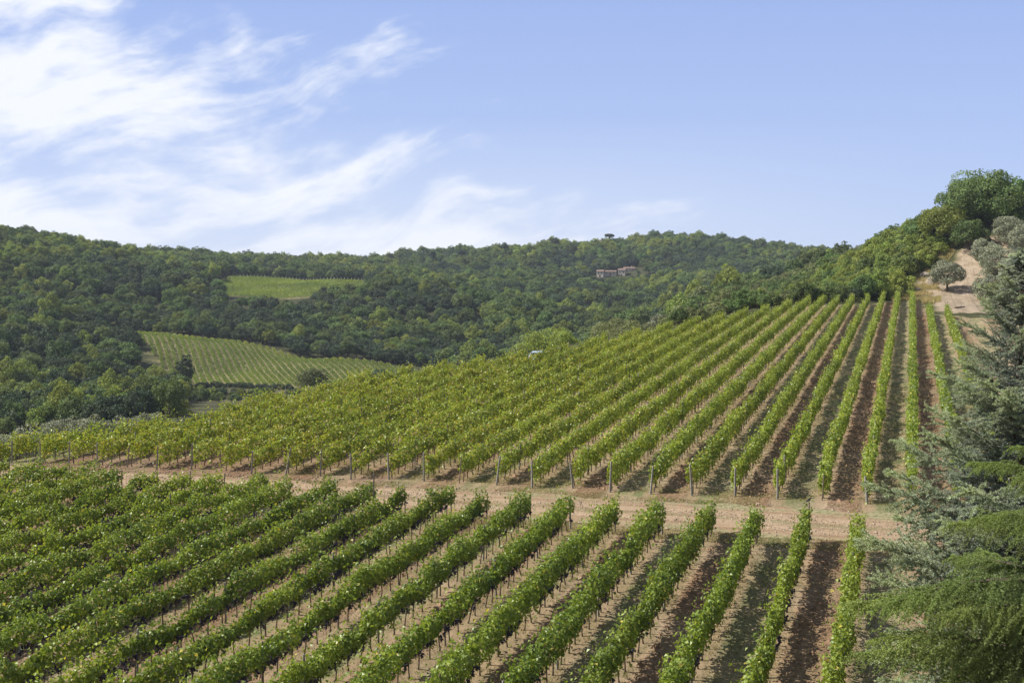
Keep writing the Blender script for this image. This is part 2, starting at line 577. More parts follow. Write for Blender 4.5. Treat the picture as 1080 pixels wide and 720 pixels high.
# ------------------------------------------------------------------ the ground: one sheet to the horizon
MIDF = np.array([px(*c)[:2] for c in ((190, 404, 398), (335, 405, 393), (440, 397, 425), (412, 382, 440), (240, 360, 482), (112, 351, 506))])
HIF = np.array([px(*c)[:2] for c in ((215, 318, 630), (380, 318, 630), (384, 300, 718), (310, 296, 722), (243, 291, 722))])
BANK = np.array([px(*c)[:2] for c in ((965, 308, 222), (985, 338, 176), (1110, 345, 176), (1120, 250, 236), (1022, 240, 251), (1000, 275, 241), (960, 290, 232))])
gxy = np.stack([GXX, GYY], 1)
gvu = np.stack([vfl, ufl], 1)
zp_ = sstep(np.where(inside(gvu, PLOT), seg_dist(gvu, PLOT), 0), 0, 1.5)
zb_ = sstep(np.where(inside(gxy, BANK), seg_dist(gxy, BANK), 0) + 1.2 * vnoise(GXX / 3, GYY / 3, 2), 0, 2.5)
LANE = np.array([px(*c)[:2] for c in ((196, 407, 394), (312, 409, 388), (325, 425, 335), (188, 425, 335))])
zb_ *= (dist < 330)
zb_ = np.maximum(zb_, .32 * sstep(np.where(inside(gxy, LANE), seg_dist(gxy, LANE), 0) + 2 * vnoise(GXX / 6, GYY / 6, 2), 0, 5) * inside(gxy, LANE))
fieldd = np.maximum.reduce([inside(gxy, MIDF), inside(gxy, HIF)]).astype(float)
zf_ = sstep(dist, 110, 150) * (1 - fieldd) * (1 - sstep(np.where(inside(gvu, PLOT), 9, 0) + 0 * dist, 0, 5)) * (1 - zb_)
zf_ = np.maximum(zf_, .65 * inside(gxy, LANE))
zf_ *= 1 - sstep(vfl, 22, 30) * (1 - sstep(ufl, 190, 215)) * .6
nv, nu = len(AV), len(AU)
ii = (np.arange(nu - 1)[:, None] * nv + np.arange(nv - 1)[None]).ravel()
GQ = np.stack([ii, ii + 1, ii + nv + 1, ii + nv], 1)
M_GROUND = ground_mat()
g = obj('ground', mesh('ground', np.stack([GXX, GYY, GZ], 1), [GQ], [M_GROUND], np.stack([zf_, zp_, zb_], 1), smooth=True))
tag(g, kind='structure', label='brown and grassy earth of the vineyard slope and the hills', cat='ground')


def track_mat():
    m = bpy.data.materials.new('track_earth')
    m.use_nodes = True
    t = NT(m.node_tree)
    b = t.n['Principled BSDF']
    pos = t.node('ShaderNodeNewGeometry').outputs['Position']
    v, u = t.dot(pos, (VX, VY, 0)), t.dot(pos, (UX, UY, 0))
    vu = t.comb(v, u, 0.0)
    wob = t.m('MULTIPLY', t.m('SUBTRACT', t.noise(vu, .12, 2), .5), 2.2)
    uu = t.m('ADD', u, wob)
    long = t.noise(t.comb(t.m('MULTIPLY', v, .22), t.m('MULTIPLY', u, 1.9), 0.0), 1.0, 5, .62)
    fine = t.noise(vu, 4.0, 5, .65)
    earth = t.mix(t.ramp(long, .35, .65), (.215, .140, .082), (.345, .255, .165))
    earth = t.mix(t.m('MULTIPLY', t.ramp(fine, .45, .75), .5), earth, (.20, .12, .07))
    r1 = t.m('SUBTRACT', 1.0, t.ramp(t.m('ABSOLUTE', t.m('SUBTRACT', uu, 60.2)), .25, .75))
    r2 = t.m('SUBTRACT', 1.0, t.ramp(t.m('ABSOLUTE', t.m('SUBTRACT', uu, 62.0)), .25, .75))
    earth = t.mix(t.m('MULTIPLY', t.m('MAXIMUM', r1, r2), .6), earth, (.38, .29, .195))
    gr = t.mix(t.ramp(fine, .35, .65), (.15, .155, .07), (.33, .29, .175))
    verge = t.m('MAXIMUM', t.m('MAXIMUM', t.ramp(uu, 62.5, 63.4), t.m('MULTIPLY', .6, t.m('SUBTRACT', 1.0, t.ramp(t.m('ABSOLUTE', t.m('SUBTRACT', uu, 61.1)), .15, .5)))), t.m('SUBTRACT', 1.0, t.ramp(uu, 58.5, 59.4)))
    patch = t.ramp(t.noise(vu, .45, 5, .65), .40, .56)
    verge = t.m('MULTIPLY', t.m('MULTIPLY', verge, patch), t.ramp(v, -42.0, -24.0))
    t.put(b.inputs['Base Color'], t.mix(verge, earth, gr))
    t.put(b.inputs['Roughness'], .95)
    t.put(b.inputs['Specular IOR Level'], .1)
    bp = t.node('ShaderNodeBump', {'Strength': .7, 'Distance': .15, 'Height': t.m('ADD', fine, t.m('MULTIPLY', long, .6))})
    t.l.new(bp.outputs[0], b.inputs['Normal'])
    return m


tv = np.arange(-80, 24, .5)
tw = np.linspace(0, 1, 15)
TV, TW = np.meshgrid(tv, tw)
lo_ = TRACK0 + .35 * vnoise(TV * .7, TV * 0, 21) + (TV + 2) * .012
hi_ = TRACK1 + .40 * vnoise(TV * .6, TV * 0 + 9, 22) + (TV + 2) * .035
TU = lo_ + (hi_ - lo_) * TW
tx, ty = to_xy(TV.ravel(), TU.ravel())
ruts = -.035 * (np.exp(-((TU.ravel() - 60.2) / .3) ** 2) + np.exp(-((TU.ravel() - 62.0) / .3) ** 2))
tz = H(tx, ty) + .05 + ruts + .012 * vnoise(TV.ravel() * 2, TU.ravel() * 2, 4)
edge_ = (TW.ravel() < .01) | (TW.ravel() > .99)
tz[edge_] -= .10
n2 = len(tv)
ii = (np.arange(len(tw) - 1)[:, None] * n2 + np.arange(n2 - 1)[None]).ravel()
o = obj('dirt_track', mesh('dirt_track', np.stack([tx, ty, tz], 1), [np.stack([ii, ii + 1, ii + n2 + 1, ii + n2], 1)], [track_mat()], smooth=True))
tag(o, kind='structure', label='pale dirt track crossing between the two vine plots', cat='track')

# ------------------------------------------------------------------ vine rows
UPL = np.array([(-70, 66.5), (-66, 67.5), (-62.5, 69), (-59, 71), (-56, 77.5), (-54, 99), (-44, 116), (-29, 168), (-23, 184), (-18, 206), (-8, 208), (-2.6, 219), (.2, 219), (2.2, 188), (5.2, 184), (8, 182)])


def up_end(v):
    return float(np.interp(v, UPL[:, 0], UPL[:, 1]))


G1, G2, G3, G4 = np.array((.128, .195, .030)), np.array((.315, .400, .058)), np.array((.42, .42, .07)), np.array((.60, .52, .11))


def foliage(v, u0, u1, per_m, leaf, seed, hb=.72, ht=1.9, hw=.36, yellow=0.0, gaps=.25, pale=0.0):
    """leaf cloud of one trellised row, as verts, quads, colours in world space"""
    n = int((u1 - u0) * per_m)
    u = rng.uniform(u0, u1, n)
    dn = vnoise(u * .55, u * 0 + seed, 31) * .6 + vnoise(u * 1.3, u * 0 + seed * 3, 32) * .6
    keep = rng.random(n) < np.clip(1.05 - gaps * 2.0 * np.maximum(0, -dn - .15), 0.1, 1)
    u, dn = u[keep], dn[keep]
    n = len(u)
    vine = np.abs(((u / .95) % 1) - .5) * 2                    # 0 at a vine, 1 between two
    vi = np.floor(u / .95).astype(int)
    vig = np.random.default_rng(int(seed) * 77 + 1).normal(1, .22, vi.max() + 8).clip(.45, 1.35)   # vigour of each vine
    vig[np.random.default_rng(int(seed) * 13 + 5).random(len(vig)) < .05] = .3
    vg = vig[vi] * (1 - vine / 2) + vig[vi + np.where((u / .95) % 1 > .5, 1, -1)] * vine / 2
    top = ht + .55 * (vg - 1) + .20 * vnoise(u * 1.1, u * 0 + seed * 7, 33) + .12 * vnoise(u * 3, u * 0 + seed, 34) - .10 * vine
    bot = hb + .16 * vnoise(u * .9, u * 0 + seed * 5, 35) + .12 * vnoise(u * 2.7, u * 0 + seed, 36)
    wid = hw * vg ** .8 * (1 + .35 * vnoise(u * .8, u * 0 + seed * 2, 37) + .25 * dn)
    ph = rng.uniform(0, 2 * np.pi, n)
    rr = rng.random(n) ** .38
    cx, cz = np.cos(ph), np.sin(ph)
    k = 1 / np.maximum(np.abs(cx), np.abs(cz)) ** .45
    lx, lz = cx * rr * k * wid, cz * rr * k * (top - bot) / 2 + (top + bot) / 2
    # loose shoots
    m = rng.random(n) < .085
    lz[m] = top[m] + rng.exponential(.17, m.sum())
    lx[m] += rng.normal(0, .12, m.sum())
    m2 = rng.random(n) < .05
    lz[m2] = bot[m2] - rng.exponential(.12, m2.sum())
    vv = v + lx + .10 * vnoise(u * .3, u * 0 + seed, 38)
    x, y = to_xy(vv, u)
    z = Hvu(np.full(n, v), u) + lz
    out = np.stack([cx * VX, cx * VY, cz * .8 + .35], 1)
    Nn = unit(unit(out) + rng.normal(0, .55, (n, 3)))
    L = leaf * rng.uniform(.7, 1.25, n)
    tip = np.stack([out[:, 0], out[:, 1], -np.ones(n)], 1) + rng.normal(0, .7, (n, 3))
    V_, Q_ = leaf_quads(np.stack([x, y, z], 1), Nn, L, L * rng.uniform(.8, 1.05, n), .22, tip)
    # leaf colour: older/younger/yellowing leaves in patches
    f = np.clip(.38 + .30 * vnoise(u * .25, u * 0 + v * .25, 41) + .22 * vnoise(u * 1.1, u * 0 + seed, 42) + rng.normal(0, .22, n) + pale, 0, 1)[:, None]
    c = G1 * (1 - f) + G2 * f
    yl = np.clip(yellow + .6 * yellow * vnoise(u * .35, u * 0 + v * .3, 43), 0, 1)
    my = rng.random(n) < yl
    c[my] = G3 * rng.uniform(.7, 1.1, (my.sum(), 1))
    my = rng.random(n) < .012 + yl * .09
    c[my] = G4 * rng.uniform(.7, 1.1, (my.sum(), 1))
    return V_, Q_, np.repeat(c, 4, 0)


def clusters(v, u0, u1, per_m, seed):
    n = int((u1 - u0) * per_m)
    u = rng.uniform(u0, u1, n)
    keep = vnoise(u * .5, u * 0 + seed, 51) + .5 * vnoise(u * 1.6, u * 0 + seed, 52) > -.55
    u = u[keep]
    n = len(u)
    lx = rng.choice([-1, 1], n) * rng.uniform(.04, .24, n)
    base = Hvu(np.full(n, v), u) + rng.normal(.74 if v < -12 else .70, .08, n)
    mb = MB()
    o6 = np.array([(1, 0, 0), (0, 1, 0), (-1, 0, 0), (0, -1, 0), (0, 0, 1), (0, 0, -1)], float)
    t8 = np.array([(0, 1, 4), (1, 2, 4), (2, 3, 4), (3, 0, 4), (1, 0, 5), (2, 1, 5), (3, 2, 5), (0, 3, 5)])
    for dz, rad, jit in ((.02, .062, .04), (-.05, .058, .045), (-.10, .045, .03), (-.15, .032, .015), (-.02, .05, .07)):
        x, y = to_xy(v + lx + rng.normal(0, jit, n), u + rng.normal(0, jit, n))
        c = np.stack([x, y, base + dz], 1)
        V_ = (c[:, None] + o6[None] * (rad * rng.uniform(.8, 1.25, (n, 1, 1))))
        mb.add(V_.reshape(-1, 3), (t8[None] + 6 * np.arange(n)[:, None, None]).reshape(-1, 3))
    return mb


def trunk_mesh(k):
    mb = MB()
    z = np.array([-.08, .1, .3, .5, .68, .80])
    wob = rng.normal(0, .035, (6, 2)).cumsum(0) * .6
    wob[0] = 0
    mb.tube(np.stack([wob[:, 0], wob[:, 1], z], 1), np.array([.040, .034, .028, .030, .034, .022]), 6)
    e = np.array([wob[4, 0], wob[4, 1], .68])
    for s in (-1, 1):
        d = np.array([UX, UY, 0]) * s
        mb.tube([e, e + d * .18 + (0, 0, .09), e + d * .42 + (0, 0, .10)], [.028, .02, .014], 5)
    return mb.mesh('vine_trunk', [M_VBARK], True)


TRUNKS = [trunk_mesh(k) for k in range(5)]


def post_mesh(h, w, mat, rnd):
    mb = MB()
    if rnd:
        mb.tube([(0, 0, -.3), (0, 0, h * .5), (.01, 0, h - .03), (.01, 0, h)], [w * .55, w * .52, w * .5, w * .3], 8)
    else:
        mb.box((0, 0, (h - .3) / 2), (w, w, h + .3), 0, TH, .92)
        mb.box((0, 0, h + .012), (w * .7, w * .7, .02), 0, TH, .6)
    return mb.mesh('post', [mat])


P_CONC = post_mesh(1.74, .075, M_CONC, False)
P_WOOD = post_mesh(1.62, .07, M_WOODP, True)
P_TALL = post_mesh(2.55, .085, M_WOODP, True)
P_END = post_mesh(1.80, .10, M_CONC, False)

ORD = ['', 'first', 'second', 'third', 'fourth', 'fifth', 'sixth', 'seventh', 'eighth', 'ninth', 'tenth', 'eleventh', 'twelfth', 'thirteenth',
       'fourteenth', 'fifteenth', 'sixteenth', 'seventeenth', 'eighteenth', 'nineteenth', 'twentieth']
ORD += ['twenty-' + x for x in ORD[1:10]] + ['thirtieth'] + ['thirty-' + x for x in ORD[1:10]] + ['fortieth'] + ['forty-' + x for x in ORD[1:10]]


def place_on_row(name, me, v, u, parent, tilt=.03):
    x, y = to_xy(v, u)
    o = obj(name, me, parent, (x - parent.location.x, y - parent.location.y, h1(x, y) - parent.location.z), rng.uniform(-.2, .2) if me not in TRUNKS else rng.choice([0, math.pi]) + rng.normal(0, .25))
    o.rotation_euler[0] = rng.normal(0, tilt)
    o.rotation_euler[1] = rng.normal(0, tilt)
    return o


PERCH = []


def vine_row(v, u0, u1, label, group, per_m, leaf, fore, seed):
    x, y = to_xy(v, u0)
    root = obj('vine_row', None, None, (x, y, h1(x, y)))
    tag(root, label, 'vine row', group)
    base = np.array(root.location)
    yellow = 0.02 if fore else float(np.interp(v, [-60, -35, -15, 5], [.27, .22, .11, .06]))
    pale = (0.12 if v > -8 else 0.0) if fore else float(np.interp(v, [-60, -30, 0], [.36, .28, .18]))
    if fore and v < -38:
        yellow, pale = .05, .16
    V_, Q_, C_ = foliage(v, u0, u1, per_m, leaf, seed, (.66 if v > -15 else .84) if fore else .55, (1.78 if v > -15 else 1.66) if fore else 1.70, (.29 if v > -10 else .34) if fore else (.31 if v > -20 else .32), yellow, .30 if v < -20 else .18, pale)
    obj('foliage', mesh('vine_foliage', V_ - base, [Q_], [M_VINE], C_), root)
    if fore:
        mb = clusters(v, u0, u1 - .2, 10.0 if v < -14 else 5.0, seed)
        if mb.n:
            me = mb.mesh('grapes', [M_GRAPE], True)
            me.transform(Matrix.Translation(-Vector(base)))
            tag(obj('grapes', me, root), kind='stuff')
        for u in np.arange(u0 + .4, u1 - .1, .95):
            place_on_row('vine_trunk', TRUNKS[rng.integers(5)], v, u + rng.normal(0, .06), root, .06)
    else:
        mb = MB()
        near = u0 + (70 if v < -10 else 130)
        us = np.arange(u0 + .35, min(u1, near), .95)
        for u in us:
            x, y = to_xy(v + rng.normal(0, .04), u)
            z = h1(x, y)
            mb.tube([(x - base[0], y - base[1], z - .1 - base[2]), (x - base[0] + rng.normal(0, .05), y - base[1] + rng.normal(0, .05), z + .4 - base[2]), (x - base[0] + rng.normal(0, .08), y - base[1], z + .85 - base[2])],
                    [.045, .035, .03], 5, cap=False)
        tag(obj('vine_trunks', mb.mesh('vine_trunks', [M_VBARK], True), root), kind='stuff')
    step = 5.7
    us = list(np.arange(u0 + step * rng.uniform(.6, 1.0), u1 - 2.0, step))
    if fore:
        pe = place_on_row('post', P_WOOD if rng.random() < .75 else P_CONC, v, u1 + .12, root)
        if seed == 2:                 # the tall end post the bird sits on
            pe.data, pe.scale, pe.rotation_euler = P_WOOD, (1, 1, 1.27), (0, 0, 0)
            PERCH.append((v, u1 + .12))
        for u in us:
            place_on_row('post', P_WOOD if rng.random() < .5 else P_CONC, v, u, root)
    else:
        pe = place_on_row('post', P_END if rng.random() < .75 else P_WOOD, v, u0 - .12, root, .06)
        pe.scale = (1, 1, rng.uniform(.86, 1.06))
        place_on_row('post', P_CONC, v, u1 + .15, root)
        for u in us:
            place_on_row('post', P_CONC, v, u, root)
    return root


ROWV = [-2.45 - 2.5 * i for i in range(0, 26)]
for i, v in enumerate(ROWV[:25]):
    u1 = 57.5 - (v + 2.4) * .012 + rng.uniform(-.9, .5)
    u0 = max(-v - 9, 24.0)
    if u1 - u0 < 1.5:
        continue
    vine_row(v, u0, u1, f'{ORD[i + 1]} vine row left of the cedars in the lower plot, below the dirt track',
             'vine rows in the lower plot', 380 if u0 < 40 else 340, .150, True, i + 1)
for i in range(-3, 27):
    v = -2.45 - 2.5 * i
    u0 = 66.5 + (v + 2.4) * .045 + rng.uniform(-.3, .3)
    u1 = up_end(v)
    if u1 - u0 < 1.7:
        continue
    lab = f'{ORD[i + 4]} vine row from the right in the upper plot, above the dirt track'
    vine_row(v, u0, u1, lab, 'vine rows in the upper plot', 215 if v < -8 else 220, .185, False, 60 + i)

x, y = to_xy(-29.2, 56.8)
tag(obj('stake', P_TALL, None, (x, y, h1(x, y)), .3), 'tall dark wooden stake standing at the lower edge of the dirt track', 'stake')


# ------------------------------------------------------------------ trees and bushes
def crown_part(mb, c, rx, rz, ncl, nleaf, leaf, seed, rclump=.33, flat=-.35, mi=0, clump_var=.16):
    """clumps of leaves spread through an uneven ellipsoid"""
    r = np.random.default_rng(seed)
    d = unit(r.normal(size=(ncl * 3, 3)))
    d = d[d[:, 2] > flat][:ncl]
    ncl = len(d)
    rad = r.uniform(.50, .88, ncl) * (1 + .10 * np.sin(3 * np.arctan2(d[:, 1], d[:, 0]) + seed))
    C = d * rad[:, None] * np.array([rx, rx, rz])
    R = rx * rclump * r.uniform(.7, 1.25, ncl)
    k = r.integers(0, ncl, nleaf)
    n = unit(r.normal(size=(nleaf, 3)) + d[k] * .55 + np.array([0, 0, .25]))
    P = C[k] + n * (R[k] * r.uniform(.72, 1.08, nleaf))[:, None] * np.array([1, 1, .8])
    # drop what is buried in the middle
    q = np.linalg.norm(P / np.array([rx, rx, rz]), axis=1)
    keep = q > .48
    P, n, k = P[keep], n[keep], k[keep]
    N_ = unit(n + r.normal(0, .5, n.shape))
    L = leaf * r.uniform(.65, 1.3, len(P))
    A = unit(np.cross(N_, r.normal(size=P.shape)))
    B = np.cross(N_, A)
    L = L[:, None]
    f = N_ * L * .18
    V = np.stack([P - A * L * .5, P + B * L * .42 + f, P + A * L * .5, P - B * L * .42 + f], 1).reshape(-1, 3) + np.asarray(c)
    cv = (1 + clump_var * r.normal(size=ncl))[k] * r.uniform(.78, 1.22, len(P))  # leaf tone differs at random from clump to clump
    col = np.repeat(np.stack([cv * r.uniform(.9, 1.12, len(P)), cv, cv * r.uniform(.85, 1.1, len(P))], 1), 4, 0)
    mb.add(V, np.arange(len(V)).reshape(-1, 4), mi, col)
    return C + np.asarray(c), R


def limbs(mb, h0, C, rt, mi=1, nl=7, seed=0, lean=(0, 0)):
    r = np.random.default_rng(seed)
    zc = C[:, 2].mean()
    top = np.array([lean[0], lean[1], zc * .82 + h0 * .18])
    mb.tube([(0, 0, -.6), (0, 0, .1), (lean[0] * .3, lean[1] * .3, h0 * .5), (lean[0] * .6, lean[1] * .6, h0), top], [rt * 1.5, rt * 1.15, rt * .9, rt * .75, rt * .4], 8, mi)
    for c in C[r.permutation(len(C))[:nl]]:
        s = np.array([lean[0] * .6, lean[1] * .6, h0 * r.uniform(.75, 1.05)])
        m_ = s * .5 + c * .5 + np.array([0, 0, -.08 * np.linalg.norm(c - s)])
        mb.tube([s, m_, c], [rt * .5, rt * .3, rt * .08], 6, mi)


def forest_mesh(name, mat, rx, rz, hz, ncl, nleaf, leaf, seed, rclump=.33, flat=-.45):
    """a woodland tree in units of its crown radius: crown, limbs and trunk in one mesh"""
    mb = MB()
    C, R = crown_part(mb, (0, 0, hz), rx, rz, ncl, nleaf, leaf, seed, rclump, flat)
    limbs(mb, hz * .5, C, .075, 1, 5, seed)
    return mb.mesh(name, [mat, M_BARK], col=True)


KINDS_ = [  # name, material, label look, meshes
    ('oak_tree', M_OAK, [(1, .95, 1.15, 46, 2600, .125, 1), (1, 1.15, 1.3, 52, 2800, .125, 2), (1, .85, 1.0, 40, 2400, .13, 3)]),
    ('holm_oak', M_HOLM, [(1, .82, .95, 60, 3000, .105, 4, .27), (1, .95, 1.05, 64, 3000, .105, 5, .25)]),
    ('ash_tree', M_PALE, [(1, 1.0, 1.15, 40, 2300, .125, 6, .30), (1, 1.3, 1.4, 44, 2400, .125, 7, .28)]),
    ('scrub_tree', M_SCRUB, [(1, .75, .75, 34, 1900, .13, 8, .34), (1, .9, .9, 38, 2100, .13, 9, .3)]),
]
PROTO = []
for nm, mat, ms in KINDS_:
    for a in ms:
        PROTO.append((nm, forest_mesh(nm, mat, *a)))
KIDX = {'oak_tree': (0, 1, 2), 'holm_oak': (3, 4), 'ash_tree': (5, 6), 'scrub_tree': (7, 8)}

# scatter over everything that is wooded
pts = []
for sp_, d0, d1 in ((4.6, 110, 330), (5.6, 330, 560), (6.6, 560, 800), (7.6, 800, 1150)):
    w = d1 * .62
    X, Y = np.meshgrid(np.arange(-w, w, sp_), np.arange(d0, d1, sp_))
    X = X.ravel() + rng.uniform(-.45, .45, X.size) * sp_
    Y = Y.ravel() + rng.uniform(-.45, .45, Y.size) * sp_
    k = (Y >= d0) & (Y < d1)
    pts.append(np.stack([X[k], Y[k], np.full(k.sum(), sp_)], 1))
# thicker growth on the steep slope at right
X, Y = np.meshgrid(np.arange(40, 140, 2.9), np.arange(205, 400, 2.9))
X = X.ravel() + rng.uniform(-1.2, 1.2, X.size)
Y = Y.ravel() + rng.uniform(-1.2, 1.2, Y.size)
pts.append(np.stack([X, Y, np.full(X.size, 3.9)], 1)[CX + X / Y * F > 775])
pts = np.vstack(pts)
zt = H(pts[:, 0], pts[:, 1])
ppx, ppy = project(pts[:, 0], pts[:, 1], zt)
tvv, tuu = to_vu(pts[:, 0], pts[:, 1])
tvu = np.stack([tvv, tuu], 1)
xy = pts[:, :2]
sD = np.where(inside(tvu, PLOT), -1, seg_dist(tvu, PLOT))


def clear_of(poly, m):
    return ~(inside(xy, poly) | (seg_dist(xy, poly) < m))


dd = pts[:, 1]
HOUSES = [(633.5, 291.5, 955), (643.5, 290.5, 958), (656.5, 290.0, 962), (662, 287, 972), (630, 254.5, 1062)]
ok = (sD > 5) & clear_of(MIDF, 3.5) & clear_of(HIF, 4) & clear_of(BANK, 3.0)
ok &= (ppx > -110) & (ppx < 1190)
ok &= ~((tvv > 20) & (tuu < 200))                               # open ground right of the plot
ok &= ~((ppx > 1025) & (dd < 246) & (dd > 150))                  # the olive grove
ok &= ~((ppx < 175) & (dd < 150))                                # olives below the plot
ok &= ~((ppx > 188) & (ppx < 345) & (dd > 374) & (dd < 402))     # lane in front of the middle field
ok &= ~((dd < 215) & (ppx < 700) & (sD < 22))
ok &= ~((ppx > 190) & (ppx < 700) & (dd > 100) & (dd < 430) & ~((ppx < 345) & (dd > 325) & (dd < 374)))
ok &= ~((ppx > 420) & (ppx < 480) & (dd < 455))
ok &= ~((ppx > 114) & (ppx < 145) & (dd > 448) & (dd < 505))
ok &= ~((ppx >= 145) & (ppx < 208) & (dd > 385) & (dd < 505))
ok &= ~((ppx > 236) & (ppx < 335) & (dd > 580) & (dd < 640))
ok &= ~((ppx < 200) & (dd < 235))
for hx, hy, hd in HOUSES:
    X0, Y0, _ = px(hx, hy, hd)
    ok &= ~((np.abs(pts[:, 0] - X0) < 5.5) & (pts[:, 1] < Y0 + 9) & (pts[:, 1] > Y0 - (26 if hd < 1000 else 4)))
dens_ = vnoise(pts[:, 0] / 30, pts[:, 1] / 30, 61)
ok &= rng.random(len(pts)) < .93 + .1 * dens_
pts, zt, ppx, ppy, dd, sD = pts[ok], zt[ok], ppx[ok], ppy[ok], dd[ok], sD[ok]
RR = pts[:, 2] * rng.uniform(.48, .78, len(pts)) * (1 + .22 * vnoise(pts[:, 0] / 40, pts[:, 1] / 40, 62))
right_hill = (ppx > 770) & (dd < 430) & (pts[:, 0] > 70)
RR = np.where(right_hill, np.minimum(RR, rng.uniform(1.7, 2.9, len(RR))), RR)
RR = np.where(sD < 16, np.minimum(RR, 2.3), RR)
for hx, hy, hd in HOUSES[:4]:
    X0, Y0, _ = px(hx, hy, hd)
    RR = np.where((np.abs(pts[:, 0] - X0) < 14) & (pts[:, 1] < Y0) & (pts[:, 1] > Y0 - 130), np.minimum(RR, 1.5 + (Y0 - pts[:, 1]) * .012), RR)
low_ = (ppx > 640) & (ppx < 905) & (dd < 320) & ~((dd > 285) & (ppx > 820))
RR = np.where(low_, np.minimum(RR, rng.uniform(1.1, 1.9, len(RR))), RR)
RR = np.where((ppx > 190) & (ppx < 345) & (dd > 320) & (dd < 374), np.minimum(RR, rng.uniform(.9, 1.6, len(RR))), RR)
vis = seen(pts[:, 0], pts[:, 1], zt + RR * 1.9 + 2.0)
pts, zt, ppx, ppy, dd, RR, right_hill = pts[vis], zt[vis], ppx[vis], ppy[vis], dd[vis], RR[vis], right_hill[vis]
nT = len(pts)
s1 = vnoise(pts[:, 0] / 55, pts[:, 1] / 55, 63) * .7 + vnoise(pts[:, 0] / 16, pts[:, 1] / 16, 64) * .5 + rng.normal(0, .35, nT)
kind = np.full(nT, 0)
kind[s1 < -.12] = 1
kind[s1 > .62] = 2
knoll = (dd > 430) & (dd < 660) & (ppx > 230) & (ppx < 640)
kind[knoll & (s1 < .12)] = 1
lowleft = (dd < 480) & (ppx < 210)
kind[lowleft & (s1 < .20)] = 1
lowk = (ppx > 640) & (dd < 430) & ~((dd < 300) & (ppx > 835))
kind[lowk] = rng.choice([3, 3, 3, 0, 0, 2], lowk.sum())
rh_front = right_hill & (dd < 300) & (ppx > 835)
kind[right_hill & (s1 < .1)] = 3
kind[right_hill & (s1 >= .1)] = 0
kind[rh_front] = np.where(rng.random(rh_front.sum()) < .72, 2, 0)
names = ['oak_tree', 'holm_oak', 'ash_tree', 'scrub_tree']
variant = np.array([rng.choice(KIDX[names[k]]) for k in kind])
zone = np.full(nT, 'left', dtype='<U8')
zone[(ppx > 232) | (dd > 720)] = 'ridge'
zone[knoll] = 'knoll'
zone[(dd > 640) & (ppx > 440)] = 'far'
zone[(ppx > 620) & (dd > 440) & ~right_hill] = 'far'
zone[(dd < 440) & (ppx > 300) & ~right_hill] = 'edge'
zone[right_hill] = 'right'
ZN = {'left': 'wooded hillside on the left', 'ridge': 'wooded ridge behind the small upper field', 'knoll': 'wooded knoll behind the middle field',
      'far': 'far wooded hill with the farmhouses', 'edge': 'hollow just beyond the crest of the vineyard', 'right': 'steep hillside above the vines at right'}
LOOK = {'oak_tree': 'mid green round oak', 'holm_oak': 'dark dense holm oak', 'ash_tree': 'bright yellow-green tree', 'scrub_tree': 'low greyish scrub tree'}
size = RR / dd * F
strict = seen(pts[:, 0], pts[:, 1], zt + RR * 1.6) & (ppx > -15) & (ppx < 1095)
order = np.argsort(-(size * strict))
single = np.zeros(nT, bool)
single[order[:285]] = True
for i in np.where(single)[0]:
    nm = names[kind[i]]
    o = obj(nm, PROTO[variant[i]][1], None, (pts[i, 0], pts[i, 1], zt[i] - .3), rng.uniform(0, 6.28),
            (RR[i], RR[i] * rng.uniform(.9, 1.1), RR[i] * rng.uniform(.9, 1.35)))
    if right_hill[i]:
        o.location.z -= .7 * RR[i]
    tag(o, f'{LOOK[nm]} on the {ZN[zone[i]]}', 'tree', f'{LOOK[nm]}s on the {ZN[zone[i]]}')

# the rest of the woods: one mass for each hill
wood = bpy.data.collections.new('woodland')
for k, (nm, me) in enumerate(PROTO):
    po = bpy.data.objects.new('%s_%s' % ('abcdefghi'[k], nm), me)
    wood.objects.link(po)


